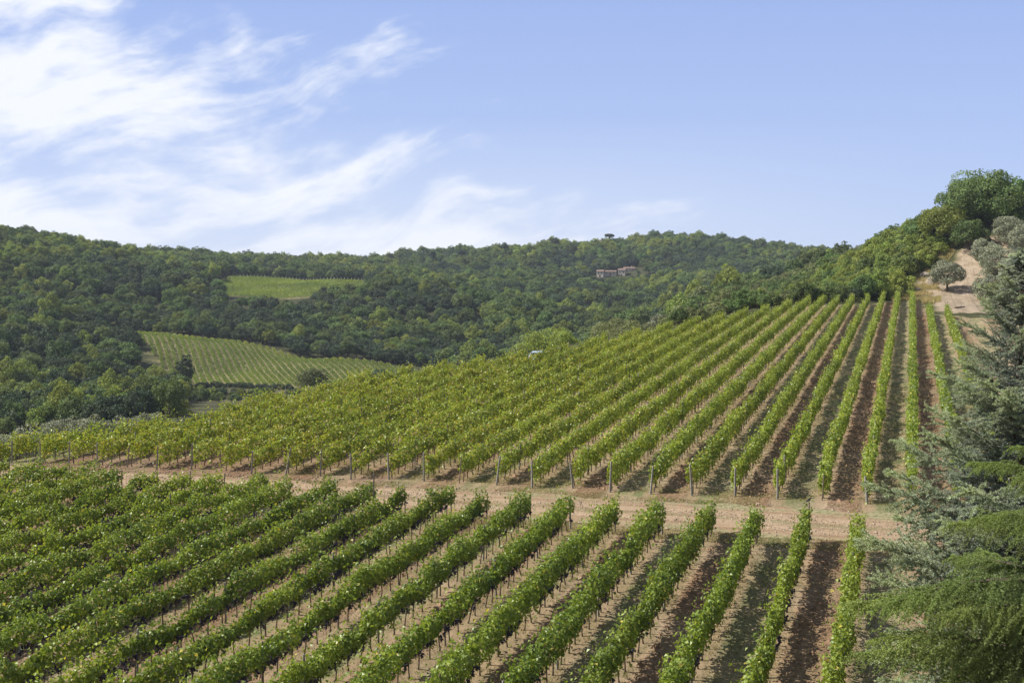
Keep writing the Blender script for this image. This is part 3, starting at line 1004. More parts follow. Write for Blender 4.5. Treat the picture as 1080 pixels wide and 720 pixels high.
def mass(name, label, idx):
    me = bpy.data.meshes.new(name)
    me.vertices.add(len(idx))
    me.vertices.foreach_set('co', np.stack([pts[idx, 0], pts[idx, 1], zt[idx] - .3 - .7 * RR[idx] * right_hill[idx]], 1).astype(np.float32).ravel())
    for nm, typ, val in (('size', 'FLOAT', RR[idx]), ('turn', 'FLOAT', rng.uniform(0, 6.28, len(idx))), ('pick', 'INT', variant[idx])):
        at = me.attributes.new(nm, typ, 'POINT')
        at.data.foreach_set('value', np.asarray(val, np.int32 if typ == 'INT' else np.float32))
    o = obj(name, me)
    ng = bpy.data.node_groups.new(name, 'GeometryNodeTree')
    ng.interface.new_socket('Geometry', in_out='INPUT', socket_type='NodeSocketGeometry')
    ng.interface.new_socket('Geometry', in_out='OUTPUT', socket_type='NodeSocketGeometry')
    t = NT(ng)
    gi, go = t.n.new('NodeGroupInput'), t.n.new('NodeGroupOutput')
    ci = t.n.new('GeometryNodeCollectionInfo')
    ci.inputs['Collection'].default_value = wood
    ci.inputs['Separate Children'].default_value = True
    ci.inputs['Reset Children'].default_value = True

    def attr(nm, typ):
        a = t.n.new('GeometryNodeInputNamedAttribute')
        a.data_type = typ
        a.inputs['Name'].default_value = nm
        return [s for s in a.outputs if s.enabled and s.name == 'Attribute'][0]
    ip = t.n.new('GeometryNodeInstanceOnPoints')
    t.l.new(gi.outputs[0], ip.inputs['Points'])
    t.l.new(ci.outputs[0], ip.inputs['Instance'])
    ip.inputs['Pick Instance'].default_value = True
    t.l.new(attr('pick', 'INT'), ip.inputs['Instance Index'])
    t.l.new(t.comb(0.0, 0.0, attr('turn', 'FLOAT')), ip.inputs['Rotation'])
    t.l.new(attr('size', 'FLOAT'), ip.inputs['Scale'])
    t.l.new(ip.outputs[0], go.inputs[0])
    md = o.modifiers.new('trees', 'NODES')
    md.node_group = ng
    tag(o, label, 'woods', kind='stuff')


for zn, nm in (('left', 'hillside_woods'), ('ridge', 'ridge_woods'), ('knoll', 'knoll_woods'), ('far', 'far_woods'), ('edge', 'hollow_woods'), ('right', 'scrub_woods')):
    idx = np.where((zone == zn) & ~single)[0]
    if len(idx):
        mass(nm, f'dense mixed green woods covering the {ZN[zn]}', idx)
print('TREES', nT, {z: int((zone == z).sum()) for z in ZN}, 'single', int(single.sum()))


def tree(name, label, cat, xp, d, R, rz, hz, mat, seed, ncl=60, nleaf=5000, leaf=.3, rt=.2, group=None, rclump=.3, flat=-.4, nl=8, sink=.0, yp=None, lean=(0, 0)):
    X = (xp - CX) / F * d
    Z = h1(X, d) - sink if yp is None else px(xp, yp, d)[2]
    root = tag(obj(name, None, None, (X, d, Z), rng.uniform(0, 6)), label, cat, group)
    mb, m2 = MB(), MB()
    C, R_ = crown_part(mb, (lean[0], lean[1], hz), R, rz, ncl, nleaf, leaf, seed, rclump, flat)
    limbs(m2, hz - rz * .75 if hz > rz else hz * .4, C, rt, 0, nl, seed, lean)
    obj('trunk', m2.mesh('trunk', [M_BARK], True), root)
    obj('crown', mb.mesh('crown', [mat], col=True), root)
    return root


# hilltop on the right
tree('oak_tree', 'biggest broad round oak on the hilltop against the sky at right', 'tree', 1034, 252, 8.8, 5.7, 5.6, M_OAK, 101, 110, 30000, .40, .45, nl=12, flat=-.6)
tree('oak_tree', 'oak with bare pale limbs beside the biggest oak on the hilltop', 'tree', 995, 250, 5.6, 4.6, 4.4, M_PALE, 102, 60, 6500, .40, .30, nl=16, flat=-.4)
tree('oak_tree', 'dark oak tucked under the right flank of the biggest hilltop oak', 'tree', 1062, 249, 4.6, 4.0, 3.6, M_OAK, 103, 60, 6000, .38, .28)
tree('oak_tree', 'dark oak low on the slope in front of the biggest hilltop oak', 'tree', 1022, 243, 4.4, 3.6, 3.0, M_OAK, 104, 50, 5500, .38, .28)
tree('oak_tree', 'small oak on the skyline left of the tree with bare limbs', 'tree', 972, 258, 4.2, 3.6, 3.2, M_OAK, 105, 50, 5000, .38, .25)
OL = 'olive trees in the grove on the right'
tree('olive_tree', 'rounded grey-green olive tree standing alone on the bare earth bank', 'tree', 999, 221, 3.3, 2.5, 3.5, M_OLIVE, 110, 70, 8000, .24, .26, flat=-.75)
for k, (xp, d, R, lb) in enumerate((
        (1052, 226, 3.7, 'silvery olive tree right of the bare path, halfway up the bank'), (1038, 235, 3.0, 'small silvery olive tree at the upper end of the bare path'),
        (1064, 240, 3.8, 'silvery olive tree below the dark oak on the hilltop'), (1079, 234, 3.6, 'silvery olive tree cut by the right edge of the photo, highest in the grove'),
        (1045, 208, 3.3, 'silvery olive tree right of the bare path just above the tall cedar'), (1076, 216, 3.8, 'silvery olive tree behind the top of the tall blue cedar'),
        (1106, 225, 3.6, 'olive tree of the grove just beyond the right edge'), (1092, 247, 3.6, 'olive tree at the top right end of the grove'))):
    tree('olive_tree', lb, 'tree', xp, d, R, R * .8, R * .85, M_OLIVE, 120 + k, 60, 6500, .25, .2, OL, flat=-.95)
for k, (xp, d, R) in enumerate(((-8, 113, 2.6), (10, 116, 2.4), (27, 114, 2.7), (48, 120, 2.7), (66, 122, 2.9), (90, 125, 2.8), (110, 126, 2.4), (131, 131, 2.3), (150, 134, 2.2), (168, 138, 2.1))):
    tree('olive_tree', f'{ORD[k + 1]} silver-grey olive from the left edge, below the wood behind the upper plot', 'tree', xp, d, R, R * .85, R * 1.25, M_OLIVE, 140 + k, 46, 4200, .17, .13,
         'olive trees below the left end of the upper plot', flat=-.5)
# single trees and shrubs one can point to
tree('cypress_tree', 'lone dark green egg-shaped tree at the corner of the middle field', 'tree', 195, 392, 3.3, 5.6, 6.2, M_HOLM, 160, 70, 5200, .42, .25, flat=-.9, rclump=.26)
tree('shrub', 'round green shrub on the near edge of the middle field', 'shrub', 329, 300, 4.2, 3.2, 3.2, M_SCRUB, 161, 50, 4200, .36, .2, yp=413)
tree('shrub', 'low dark shrub at the right end of the middle field', 'shrub', 398, 400, 4.0, 2.8, 2.6, M_HOLM, 162, 46, 3500, .4, .2)
for k, (xp, yp, d, R, lb, mt) in enumerate(((232, 414, 360, 2.6, 'small dark bush on the brown lane below the middle field', M_HOLM), (284, 411, 372, 2.0, 'low green bush on the brown lane below the middle field', M_SCRUB),
                                            (212, 424, 335, 3.2, 'leafy green bush at the foot of the lone egg-shaped tree', M_OAK))):
    tree('shrub', lb, 'shrub', xp, d, R, R * .7, R * .6, mt, 180 + k, 40, 2600, .32, .12)
# a dark hedge along the foot of the middle field
hg = MB()
hx0, hy0, _ = px(207, 405, 394.5)
hx1, hy1, _ = px(308, 406, 390.5)
for k in range(26):
    fx_ = (k + rng.uniform(0, .8)) / 26
    X, Y = hx0 + (hx1 - hx0) * fx_, hy0 + (hy1 - hy0) * fx_
    r_ = rng.uniform(.8, 1.35)
    crown_part(hg, (X - hx0, Y - hy0, h1(X, Y) - h1(hx0, hy0) + r_ * .5), r_ * 1.3, r_, 14, 420, .36, 300 + k, .42, -.8)
tag(obj('hedge', hg.mesh('hedge', [M_HOLM], col=True), None, (hx0, hy0, h1(hx0, hy0))), 'low dark hedge along the near edge of the middle field', 'hedge')
tree('shrub', 'pale green bushy tree just behind the light blue car roof', 'shrub', 583, 175, 4.3, 3.0, 3.6, M_PALE, 163, 50, 5200, .27, .2, yp=388)
tree('shrub', 'broad grey-green thicket behind the crest of the upper plot', 'shrub', 655, 215, 6.0, 3.0, 3.2, M_SCRUB, 164, 60, 7000, .27, .2, yp=372)
tree('shrub', 'grey-green bush at the right end of the thicket behind the crest', 'shrub', 698, 215, 3.6, 2.5, 2.6, M_OLIVE, 165, 50, 4500, .27, .2, yp=360)
tree('oak_tree', 'loose pale green tree behind the line of concrete posts', 'tree', 772, 216, 3.6, 4.0, 4.2, M_SCRUB, 166, 50, 5000, .28, .2, yp=347)
tree('stone_pine', 'umbrella-shaped stone pine alone on the far skyline', 'tree', 643, 1085, 5.0, 1.3, 15.2, M_HOLM, 170, 60, 3600, .7, .8, flat=-.25, rclump=.26)
for k, (xp, d, R, hz) in enumerate(((455, 985, 5, 6), (487, 1000, 4.5, 6), (532, 1015, 5, 6.5), (585, 1050, 5, 7))):
    tree('pine_tree', f'{ORD[k + 1]} dark pine from the left rising above the skyline of the far ridge', 'tree', xp, d, R * .8, R * .9, hz + 5, M_HOLM, 171 + k, 40, 2200, .7, .25, 'pines on the far skyline')

# ------------------------------------------------------------------ cedars on the right
def needles(P, D, n, ln, wd, spread, r):
    """tufts of needles at points P round twig directions D"""
    P, D = np.repeat(P, n, 0), np.repeat(D, n, 0)
    N_ = unit(unit(r.normal(size=P.shape)) * spread + D * .6)
    L = (ln * r.uniform(.7, 1.2, len(P)))[:, None]
    S_ = unit(np.cross(N_, r.normal(size=P.shape)))
    V = np.stack([P - S_ * wd * .5, P + S_ * wd * .5, P + N_ * L], 1).reshape(-1, 3)
    return V, np.arange(len(V)).reshape(-1, 3)


def cedar_branch(name, L, rise, droop, mat, seed, weep, nd, tuft, flatk=.35):
    r = np.random.default_rng(seed)
    mb = MB()
    s = np.linspace(0, 1, 12)
    ax = np.stack([L * s, .18 * L * np.sin(s * 2.2 + r.uniform(0, 6)) * s * .4, L * (rise * s - droop * s ** 2.2)], 1)
    mb.tube(ax, np.interp(s, [0, 1], [.022 * L ** .8, .004]), 6, 1)
    P, D = [], []

    def strand(p0, d0, ln, sag, step):
        n = max(2, int(ln / step))
        k = (np.arange(n) + .5) / n
        q = p0 + d0 * (ln * k)[:, None] + np.array([0, 0, -1]) * (sag * ln * k ** 2)[:, None]
        dd_ = unit(np.gradient(q, axis=0))
        P.append(q + r.normal(0, .004, q.shape))
        D.append(dd_)
        return q, dd_
    m = int(L * 15)
    for i in range(m):
        k = .13 + .87 * (i + r.uniform(0, 1)) / m
        p = np.array([np.interp(k, s, ax[:, j]) for j in range(3)])
        side = -1 if i % 2 else 1
        ang = math.radians(r.uniform(38, 72)) * (1 - .35 * k)
        d = unit(np.array([math.cos(ang), side * math.sin(ang), r.normal(.06 if not weep else -.05, flatk * .45)]))
        ln = L * (.30 * (1 - k) ** .65 + .055) * r.uniform(.6, 1.15)
        q, qd = strand(p, d, ln, weep * .38 + .04, .042)
        mb.tube(q[[0, len(q) // 2, -1]], [.006, .004, .002], 3, 1, cap=False)
        for j in range(1, len(q), 3 if weep else 3):
            if r.random() < .8:
                s2 = r.choice([-1, 1])
                d2 = unit(qd[j] * .7 + np.cross(qd[j], [0, 0, 1]) * s2 * r.uniform(.5, 1) + np.array([0, 0, -weep * .55 + (1 - weep) * r.uniform(-.1, .5)]))
                strand(q[j], d2, ln * r.uniform(.16, .42) + .05, weep * .6, .040)
    # the leader tip
    for k in np.linspace(.8, 1, 8):
        p = np.array([np.interp(k, s, ax[:, j]) for j in range(3)])
        strand(p, unit(np.array([1, r.normal(0, .2), -weep * .5])), .16, weep * .5, .03)
    P, D = np.vstack(P), np.vstack(D)
    V, T = needles(P, D, nd, tuft, .021 if weep > .5 else .022, .9, r)
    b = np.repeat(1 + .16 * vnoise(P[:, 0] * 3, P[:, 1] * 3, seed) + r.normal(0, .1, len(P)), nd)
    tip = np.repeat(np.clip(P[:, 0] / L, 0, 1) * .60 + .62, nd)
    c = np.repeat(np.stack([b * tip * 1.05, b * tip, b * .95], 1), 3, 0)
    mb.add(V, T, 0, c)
    return mb.mesh(name, [mat, M_BARK], col=True)


def cedar(name, label, X, Y, Htop, prof, mat, branches, n, seed, tilt, z0=1.6, skip=0.0, rt=.24, keep=None):
    r = np.random.default_rng(seed)
    root = tag(obj(name, None, None, (X, Y, h1(X, Y))), label, 'cedar tree')
    mb = MB()
    zz = np.linspace(-.5, Htop, 14)
    mb.tube(np.stack([.06 * np.sin(zz * .9), .06 * np.cos(zz * .7), zz], 1), np.interp(zz, [-.5, 1, Htop], [rt * 1.3, rt, .02]), 9)
    obj('trunk', mb.mesh('trunk', [M_BARK], True), root)
    for i in range(n):
        z = z0 + (Htop - z0 - .1) * ((i + r.uniform(0, 1)) / n) ** .92
        L = np.interp(z, prof[0], prof[1]) * r.uniform(.78, 1.08)
        a = i * 2.39996 + r.normal(0, .25)
        me, Lm = branches[r.integers(len(branches))]
        o = obj('branch', me, root, (.06 * math.sin(z * .9), .06 * math.cos(z * .7), z), a, L / Lm * np.array([1, 1, 1]).tolist()[0])
        k = L / Lm
        kk = max(k, .55)
        o.scale = (k, kk * r.choice([-1, 1]), kk)
        o.rotation_euler = (r.normal(0, .12), -math.radians(np.interp(z / Htop, [0, 1], tilt)) + r.normal(0, .07), a)
    return root


DB = [(cedar_branch('branch', 4.6, .16, .34, M_DEODAR, 200 + k, 1.0, 9, .055), 4.6) for k in range(5)]
BB = [(cedar_branch('branch', 3.4, .20, .10, M_BLUE, 220 + k, 0.12, 12, .055, .9), 3.4) for k in range(5)]
cedar('deodar_cedar', 'green weeping deodar cedar with drooping branch tips, nearest tree at lower right', 12.2, 22.2, 12.9,
      ([0, 2, 5, 8, 9.5, 11.2, 12.9], [4.6, 5.5, 5.5, 4.9, 3.9, 2.2, .4]), M_DEODAR, DB, 80, 5, (-6, 30), 1.2)
cedar('blue_cedar', 'tall blue-grey cedar standing behind the green weeping cedar', 15.3, 33.0, 15.4,
      ([0, 2, 5, 8, 9.5, 12, 14, 15.4], [4.4, 4.7, 4.6, 4.2, 3.6, 2.2, 1.3, .3]), M_BLUE, BB, 100, 6, (2, 38), 1.0)
cedar('blue_cedar', 'lower blue-grey cedar at the right edge between the two taller cedars', 18.2, 29.5, 11.6,
      ([0, 3, 6, 9, 11.6], [3.6, 3.8, 3.2, 1.8, .3]), M_BLUE, BB, 80, 7, (2, 38), 1.0)

# ------------------------------------------------------------------ the two distant vineyards
def far_rows(poly, d, spacing, lab, group, hgt, wid, leaf, per_m, yel, posts, lc):
    d = np.array(d) / np.linalg.norm(d)
    nrm = np.array([d[1], -d[0]])
    if nrm[0] < 0:
        nrm = -nrm
    k = poly @ nrm
    offs = np.arange(k.max() - spacing * .6, k.min(), -spacing)
    tt = np.linspace((poly @ d).min(), (poly @ d).max(), 400)
    cnt = 0
    for o_ in offs:
        L_ = nrm * o_ + tt[:, None] * d
        m = inside(L_, poly)
        if m.sum() < 12:
            continue
        cnt += 1
        a_, b_ = tt[m][0] + .5, tt[m][-1] - .5
        n = int((b_ - a_) * per_m)
        w = rng.uniform(a_, b_, n)
        jit = rng.uniform(-1, 1, n)
        P = nrm * (o_ + jit * wid)[:, None] + w[:, None] * d
        z = H(P[:, 0], P[:, 1]) + .5 + rng.random(n) * (hgt - .5) * (1 - .3 * np.abs(jit))
        V_, Q_ = leaf_quads(np.stack([P, P], 1).reshape(n, 4)[:, [0, 1, 1]] * [1, 1, 0] + np.stack([0 * z, 0 * z, z], 1),
                            unit(rng.normal(0, .7, (n, 3)) + [0, 0, .5]), leaf * rng.uniform(.7, 1.2, n), leaf * .9)
        f = np.clip(.45 + .3 * vnoise(P[:, 0] / 14, P[:, 1] / 14, 71) + rng.normal(0, .2, n), 0, 1)[:, None]
        c = (G1 * (1 - f) + G2 * f) * lc
        s_ = (w - a_) / (b_ - a_)
        ylw = rng.random(n) < yel * sstep(s_, .80, 1) * (.5 + .5 * vnoise(P[:, 0] / 9, P[:, 1] / 9, 72))
        c[ylw] = G3
        root = tag(obj('vine_row', None, None, (L_[m][0][0], L_[m][0][1], h1(*L_[m][0]))), lab.format(ORD[cnt]), 'vine row', group)
        obj('foliage', mesh('far_foliage', V_ - np.array(root.location), [Q_], [M_VINE], np.repeat(c, 4, 0)), root)
        if posts:
            e_ = nrm * o_ + (b_ + .4) * d
            obj('post', P_FAR, root, (e_[0] - root.location.x, e_[1] - root.location.y, h1(*e_) - root.location.z))
    return cnt


P_FAR = post_mesh(2.3, .30, plain('pale_post', (.55, .53, .48), .85, .15, 3), False)
fl = np.array(px(205, 402, 400)[:2])
fh = np.array(px(178, 352, 500)[:2])
n1_ = far_rows(MIDF, fh - fl, 2.5, '{} vine row from the right in the green middle field beyond the plot', 'vine rows in the middle field', 1.5, .72, .42, 26, .75, False, .80)
n2_ = far_rows(HIF, (.10, 1.0), 2.3, '{} vine row from the right in the small high field under the ridge', 'vine rows in the small high field', 1.5, .75, .55, 16, .1, True, 1.0)
print('FAR ROWS', n1_, n2_)

# ------------------------------------------------------------------ farmhouses on the far hill
M_WALL = plain('farmhouse_stone', (.50, .44, .37), .9, .18, 1.2)
M_WALLW = plain('farmhouse_plaster', (.52, .48, .42), .9, .1, 1.0)
M_TILE = plain('terracotta_tile', (.21, .145, .115), .9, .3, 1.5)
M_DARK = plain('dark_window', (.03, .03, .035), .3, .2, 3, .5)
M_DOOR = plain('brown_door', (.12, .07, .04), .7, .2, 4)


def house(label, xp, yp, d, w, dep, h, wall, rz, wins, chim=False):
    X, Y, Z = px(xp, yp, d)
    Z = h1(X, Y) if yp is None else Z
    root = tag(obj('farmhouse', None, None, (X, Y, Z - .5), rz), label, 'house')
    mb = MB()
    mb.box((0, 0, h / 2 - 2), (w, dep, h + 4))
    mb.add([(-w / 2, -dep / 2, h), (-w / 2, dep / 2, h), (-w / 2, 0, h + dep * .17), (w / 2, -dep / 2, h), (w / 2, dep / 2, h), (w / 2, 0, h + dep * .17)], [(0, 2, 1), (3, 4, 5)])
    obj('wall', mb.mesh('wall', [wall]), root)
    rf = MB()
    o_ = .45
    for s_ in (-1, 1):
        a_ = np.array([(-w / 2 - o_, s_ * (dep / 2 + o_), h - .15), (w / 2 + o_, s_ * (dep / 2 + o_), h - .15), (w / 2 + o_, 0, h + dep * .17 + .08), (-w / 2 - o_, 0, h + dep * .17 + .08)])
        rf.add(np.vstack([a_, a_ + [0, 0, .22]]), [(0, 1, 2, 3), (7, 6, 5, 4), (0, 4, 5, 1), (1, 5, 6, 2), (2, 6, 7, 3), (3, 7, 4, 0)])
    r_ = obj('roof', rf.mesh('roof', [M_TILE]), root)
    if chim:
        c_ = MB()
        c_.box((w * .25, dep * .1, h + dep * .17 + .5), (.7, .7, 1.4))
        obj('chimney', c_.mesh('chimney', [wall]), r_)
    for (wx, wz, ww, wh) in wins:
        m_ = MB()
        m_.box((wx, -dep / 2 - .03, wz), (ww, .10, wh))
        m_.box((wx, -dep / 2 - .06, wz - wh / 2 - .06), (ww + .2, .2, .1))
        obj('door' if wz < 1.4 else 'window', m_.mesh('window', [M_DOOR if wz < 1.4 else M_DARK]), root)


house('small white-fronted farmhouse, leftmost building on the far wooded hill', 633.4, 291.5, 955, 5.6, 7, 4.8, M_WALLW, -.25, ((-1.3, 3.2, .8, 1.1), (1.3, 3.2, .8, 1.1), (0, 1.1, 1.1, 2.1)))
house('long low farm building with reddish roof beside the white farmhouse', 643.2, 290.0, 960, 10.5, 6, 3.3, M_WALL, .05, ((-3.2, 1.9, .8, 1.0), (0, 1.05, 1.2, 2.1), (3.2, 1.9, .8, 1.0)))
house('tall stone farmhouse, boxy, right of the low farm building', 656.0, 291.0, 962, 6.0, 7, 5.6, M_WALLW, -.2, ((-1.5, 3.9, .8, 1.2), (1.5, 3.9, .8, 1.2), (0, 1.1, 1.1, 2.1)), True)
house('rear farm building with terracotta roof uphill behind the tall farmhouse', 663.5, 288.0, 975, 9.5, 6.5, 4.6, M_WALL, .1, ((-2.8, 3.0, .8, 1.1), (2.8, 3.0, .8, 1.1)), True)
house('tiny house with reddish roof half hidden on the skyline left of the stone pine', 630.5, 257.6, 1062, 6.5, 6, 3.6, M_WALL, 0, ((-1.6, 2.6, .8, 1.0), (1.6, 2.6, .8, 1.0)))

# ------------------------------------------------------------------ parked car behind the crest
M_CAR = bpy.data.materials.new('pale_blue_car_paint')
M_CAR.use_nodes = True
t = NT(M_CAR.node_tree)
b_ = t.n['Principled BSDF']
t.put(b_.inputs['Base Color'], t.mix(t.noise(t.node('ShaderNodeTexCoord').outputs['Object'], 3.0), (.33, .42, .53), (.38, .47, .58)))
t.put(b_.inputs['Roughness'], .3)
t.put(b_.inputs['Coat Weight'], .6)
M_GLASS = plain('car_glass', (.02, .025, .03), .08, .1, 2, .6)
M_TYRE = plain('tyre_rubber', (.02, .02, .02), .85, .2, 20)
M_RIM = plain('wheel_rim', (.45, .45, .46), .35, .1, 8, .5, metallic=.8)
M_LAMP = plain('tail_lamp', (.35, .02, .02), .25, .1, 5, .5)


def car():
    X, Y, Z = px(571.5, 369.5, 131)
    root = tag(obj('parked_car', None, None, (X, Y, Z - 1.58), math.radians(62)), 'light blue car whose rounded roof shows above the vines on the crest', 'car')
    # body: lofted side profile, x forward
    def loft(prof, mi_mb, w0):
        mb = mi_mb
        prof = np.array(prof, float)
        n = len(prof)
        rings = []
        for yy_, k in ((-w0, .0), (-w0 * .98, .0), (0, 0), (w0 * .98, 0), (w0, 0)):
            rings.append(np.stack([prof[:, 0], np.where(prof[:, 1] > .95, np.sign(yy_) * min(abs(yy_), w0 * .80), yy_), prof[:, 1] - (.05 if abs(yy_) == w0 else 0) * (prof[:, 1] > .6) + (.03 if yy_ == 0 else 0) * (prof[:, 1] > .6)], 1))
        V = np.vstack(rings)
        Q = [(i * n + j, i * n + (j + 1) % n, (i + 1) * n + (j + 1) % n, (i + 1) * n + j) for i in range(4) for j in range(n)]
        mb.add(V, Q)
        for rg, fl_ in ((0, False), (4, True)):
            c = rings[rg].mean(0)
            k = mb.n
            mb.add(np.vstack([rings[rg], c[None]]), [((j + 1) % n, j, n) if not fl_ else (j, (j + 1) % n, n) for j in range(n)])
    mb = MB()
    loft([(-1.9, .30), (-1.95, .60), (-1.85, .92), (-1.55, 1.40), (-1.0, 1.54), (.1, 1.55), (.55, 1.42), (1.15, .98), (1.75, .84), (1.95, .62), (1.95, .30)], mb, .84)
    obj('body', mb.mesh('body', [M_CAR], True), root)
    for nm, q in (('windscreen', [(.62, 1.40), (1.13, 1.00)]), ('rear_window', [(-1.60, 1.38), (-1.84, .98)])):
        m_ = MB()
        (x0, z0), (x1, z1) = q
        dx = .025 if x0 > 0 else -.025
        P = np.array([(x0 + dx, -.60, z0 + .02), (x0 + dx, .60, z0 + .02), (x1 + dx, .66, z1 + .02), (x1 + dx, -.66, z1 + .02)])
        m_.add(np.vstack([P, P - [dx * 2, 0, .03]]), [(0, 1, 2, 3), (7, 6, 5, 4), (0, 4, 5, 1), (1, 5, 6, 2), (2, 6, 7, 3), (3, 7, 4, 0)])
        obj(nm, m_.mesh(nm, [M_GLASS]), root)
    for s_ in (-1, 1):
        m_ = MB()
        P = np.array([(-1.5, s_ * .69, 1.36), (.45, s_ * .69, 1.36), (.95, s_ * .84, 1.0), (-1.65, s_ * .84, 1.0)])
        m_.add(np.vstack([P, P + [0, s_ * .02, .0]]), [(0, 1, 2, 3), (7, 6, 5, 4), (0, 4, 5, 1), (1, 5, 6, 2), (2, 6, 7, 3), (3, 7, 4, 0)])
        obj('side_window', m_.mesh('side_window', [M_GLASS]), root)
        m_ = MB()
        m_.box((-1.93, s_ * .66, .78), (.08, .2, .2))
        obj('tail_light', m_.mesh('tail_light', [M_LAMP]), root)
        for x_ in (-1.25, 1.25):
            w_ = MB()
            w_.tube([(x_, s_ * .66, .31), (x_, s_ * .70, .31), (x_, s_ * .84, .31), (x_, s_ * .87, .31)], [.27, .31, .31, .28], 18)
            wo = obj('wheel', w_.mesh('wheel', [M_TYRE], True), root)
            w_ = MB()
            w_.tube([(x_, s_ * .86, .31), (x_, s_ * .885, .31)], [.19, .17], 14)
            obj('rim', w_.mesh('rim', [M_RIM]), wo)


car()

# ------------------------------------------------------------------ bird on a vine
M_BIRD = plain('black_feather', (.016, .016, .018), .5, .2, 20, .4)
X, Y = to_xy(*PERCH[0])
zb = h1(X, Y) + 1.62 * 1.27 + .115
br = tag(obj('blackbird', None, None, (X, Y, zb - .12), .6), 'small black bird perched on the end post of a vine row at the track', 'bird')
mb = MB()
mb.tube([(-.26, 0, .045), (-.20, 0, .055), (-.12, 0, .075), (-.06, 0, .10), (0, 0, .125), (.05, 0, .15), (.08, 0, .175), (.105, 0, .20), (.13, 0, .205), (.15, 0, .20)],
        [.010, .022, .030, .055, .062, .055, .040, .038, .030, .008], 10)
for s_ in (-1, 1):
    mb.tube([(-.01, s_ * .02, .09), (0, s_ * .022, .04), (.01, s_ * .024, .0)], [.012, .006, .004], 5)
    mb.tube([(.04, s_ * .048, .14), (-.06, s_ * .058, .105), (-.16, s_ * .03, .07)], [.012, .022, .004], 6)
obj('body', mb.mesh('body', [M_BIRD], True), br)
mb = MB()
mb.tube([(.150, 0, .200), (.185, 0, .192)], [.008, .002], 5)
obj('beak', mb.mesh('beak', [plain('beak_horn', (.35, .20, .04), .5, .1)]), br)

# ------------------------------------------------------------------ rocks and a log on the bank
M_ROCK = plain('pale_rock', (.34, .29, .225), .95, .3, 1.8)


def rock(label, xp, yp, d, sx_, sy_, sz_, seed, mat=M_ROCK, name='rock'):
    X = (xp - CX) / F * d
    r = np.random.default_rng(seed)
    th, ph = np.meshgrid(np.linspace(0, np.pi, 9), np.linspace(0, 2 * np.pi, 13)[:-1], indexing='ij')
    D_ = np.stack([np.sin(th) * np.cos(ph), np.sin(th) * np.sin(ph), np.cos(th)], -1).reshape(-1, 3)
    cut = unit(r.normal(size=(9, 3)))
    rad = np.min(np.where(D_ @ cut.T > .2, .75 / np.maximum(D_ @ cut.T, .2), 9), axis=1).clip(.4, 1.15)
    V_ = D_ * rad[:, None] * [sx_, sy_, sz_]
    Q_ = [(i * 12 + j, i * 12 + (j + 1) % 12, (i + 1) * 12 + (j + 1) % 12, (i + 1) * 12 + j) for i in range(8) for j in range(12)]
    tag(obj(name, mesh(name, V_, [np.array(Q_)], [mat]), None, (X, d, h1(X, d) + sz_ * .25)), label, name)


rock('large pale rock face jutting from the bank left of the lone olive', 982, 284, 228, 1.3, 1.0, 1.3, 1)
rock('smaller pale rock higher up the bank above the rock face', 975, 277, 236, 1.0, .9, .8, 2)
rock('pale boulder low on the bank among dry grass', 968, 296, 224, .9, .8, .7, 3)
mb = MB()
mb.tube([(-.8, 0, .12), (-.2, .05, .16), (.3, 0, .2), (.9, -.1, .3)], [.14, .16, .13, .08], 7)
mb.tube([(.2, 0, .2), (.4, .3, .5), (.5, .5, .6)], [.07, .05, .02], 5)
X = (1012 - CX) / F * 187
tag(obj('log', mb.mesh('log', [M_BARK], True), None, (X, 187, h1(X, 187))), 'dark broken log lying on the bare earth bank', 'log')

# ------------------------------------------------------------------ ground cover
def blades(name, label, u, v, h, c1, c2, n_each, lean=.5, wd=.014):
    n = len(u)
    x, y = to_xy(v, u)
    z = H(x, y)
    x, y, z = (np.repeat(q_, n_each) for q_ in (x, y, z))
    k = len(x)
    x = x + rng.normal(0, .05, k)
    y = y + rng.normal(0, .05, k)
    hh = h * rng.uniform(.4, 1.3, k)
    an = rng.uniform(0, 6.28, k)
    w = wd * rng.uniform(.7, 1.5, k)
    tx_, ty_ = rng.normal(0, lean, k) * hh, rng.normal(0, lean, k) * hh
    a_ = np.stack([x - w * np.cos(an), y - w * np.sin(an), z - .01], 1)
    b_ = np.stack([x + w * np.cos(an), y + w * np.sin(an), z - .01], 1)
    c_ = np.stack([x + tx_, y + ty_, z + hh], 1)
    V_ = np.stack([a_, b_, c_], 1).reshape(-1, 3)
    f = np.clip(.5 + .45 * vnoise(x * .5, y * .5, 81) + rng.normal(0, .25, k), 0, 1)[:, None]
    col = np.array(c1) * (1 - f) + np.array(c2) * f
    o = obj(name, mesh(name, V_, [np.arange(3 * k).reshape(-1, 3)], [M_GRASS], np.repeat(col, 3, 0)))
    tag(o, label, 'grass', kind='stuff')


def lane_pts(n, u0, u1, v0, v1, grassy):
    u, v = rng.uniform(u0, u1, n), rng.uniform(v0, v1, n)
    ph = ((v + 2.45 + 100) / 5.0) % 1
    til = (ph > .55) & (ph < .95)
    m = (~til if grassy else til) & ((u < TRACK0 - .6) | (u > TRACK1 + .8)) & (u > -v - 12)
    rowd = np.abs(((v + 2.45 + 1.25 + 100) / 2.5) % 1 - .5) * 2.5
    m &= (rowd > .35) | grassy
    return u[m], v[m]


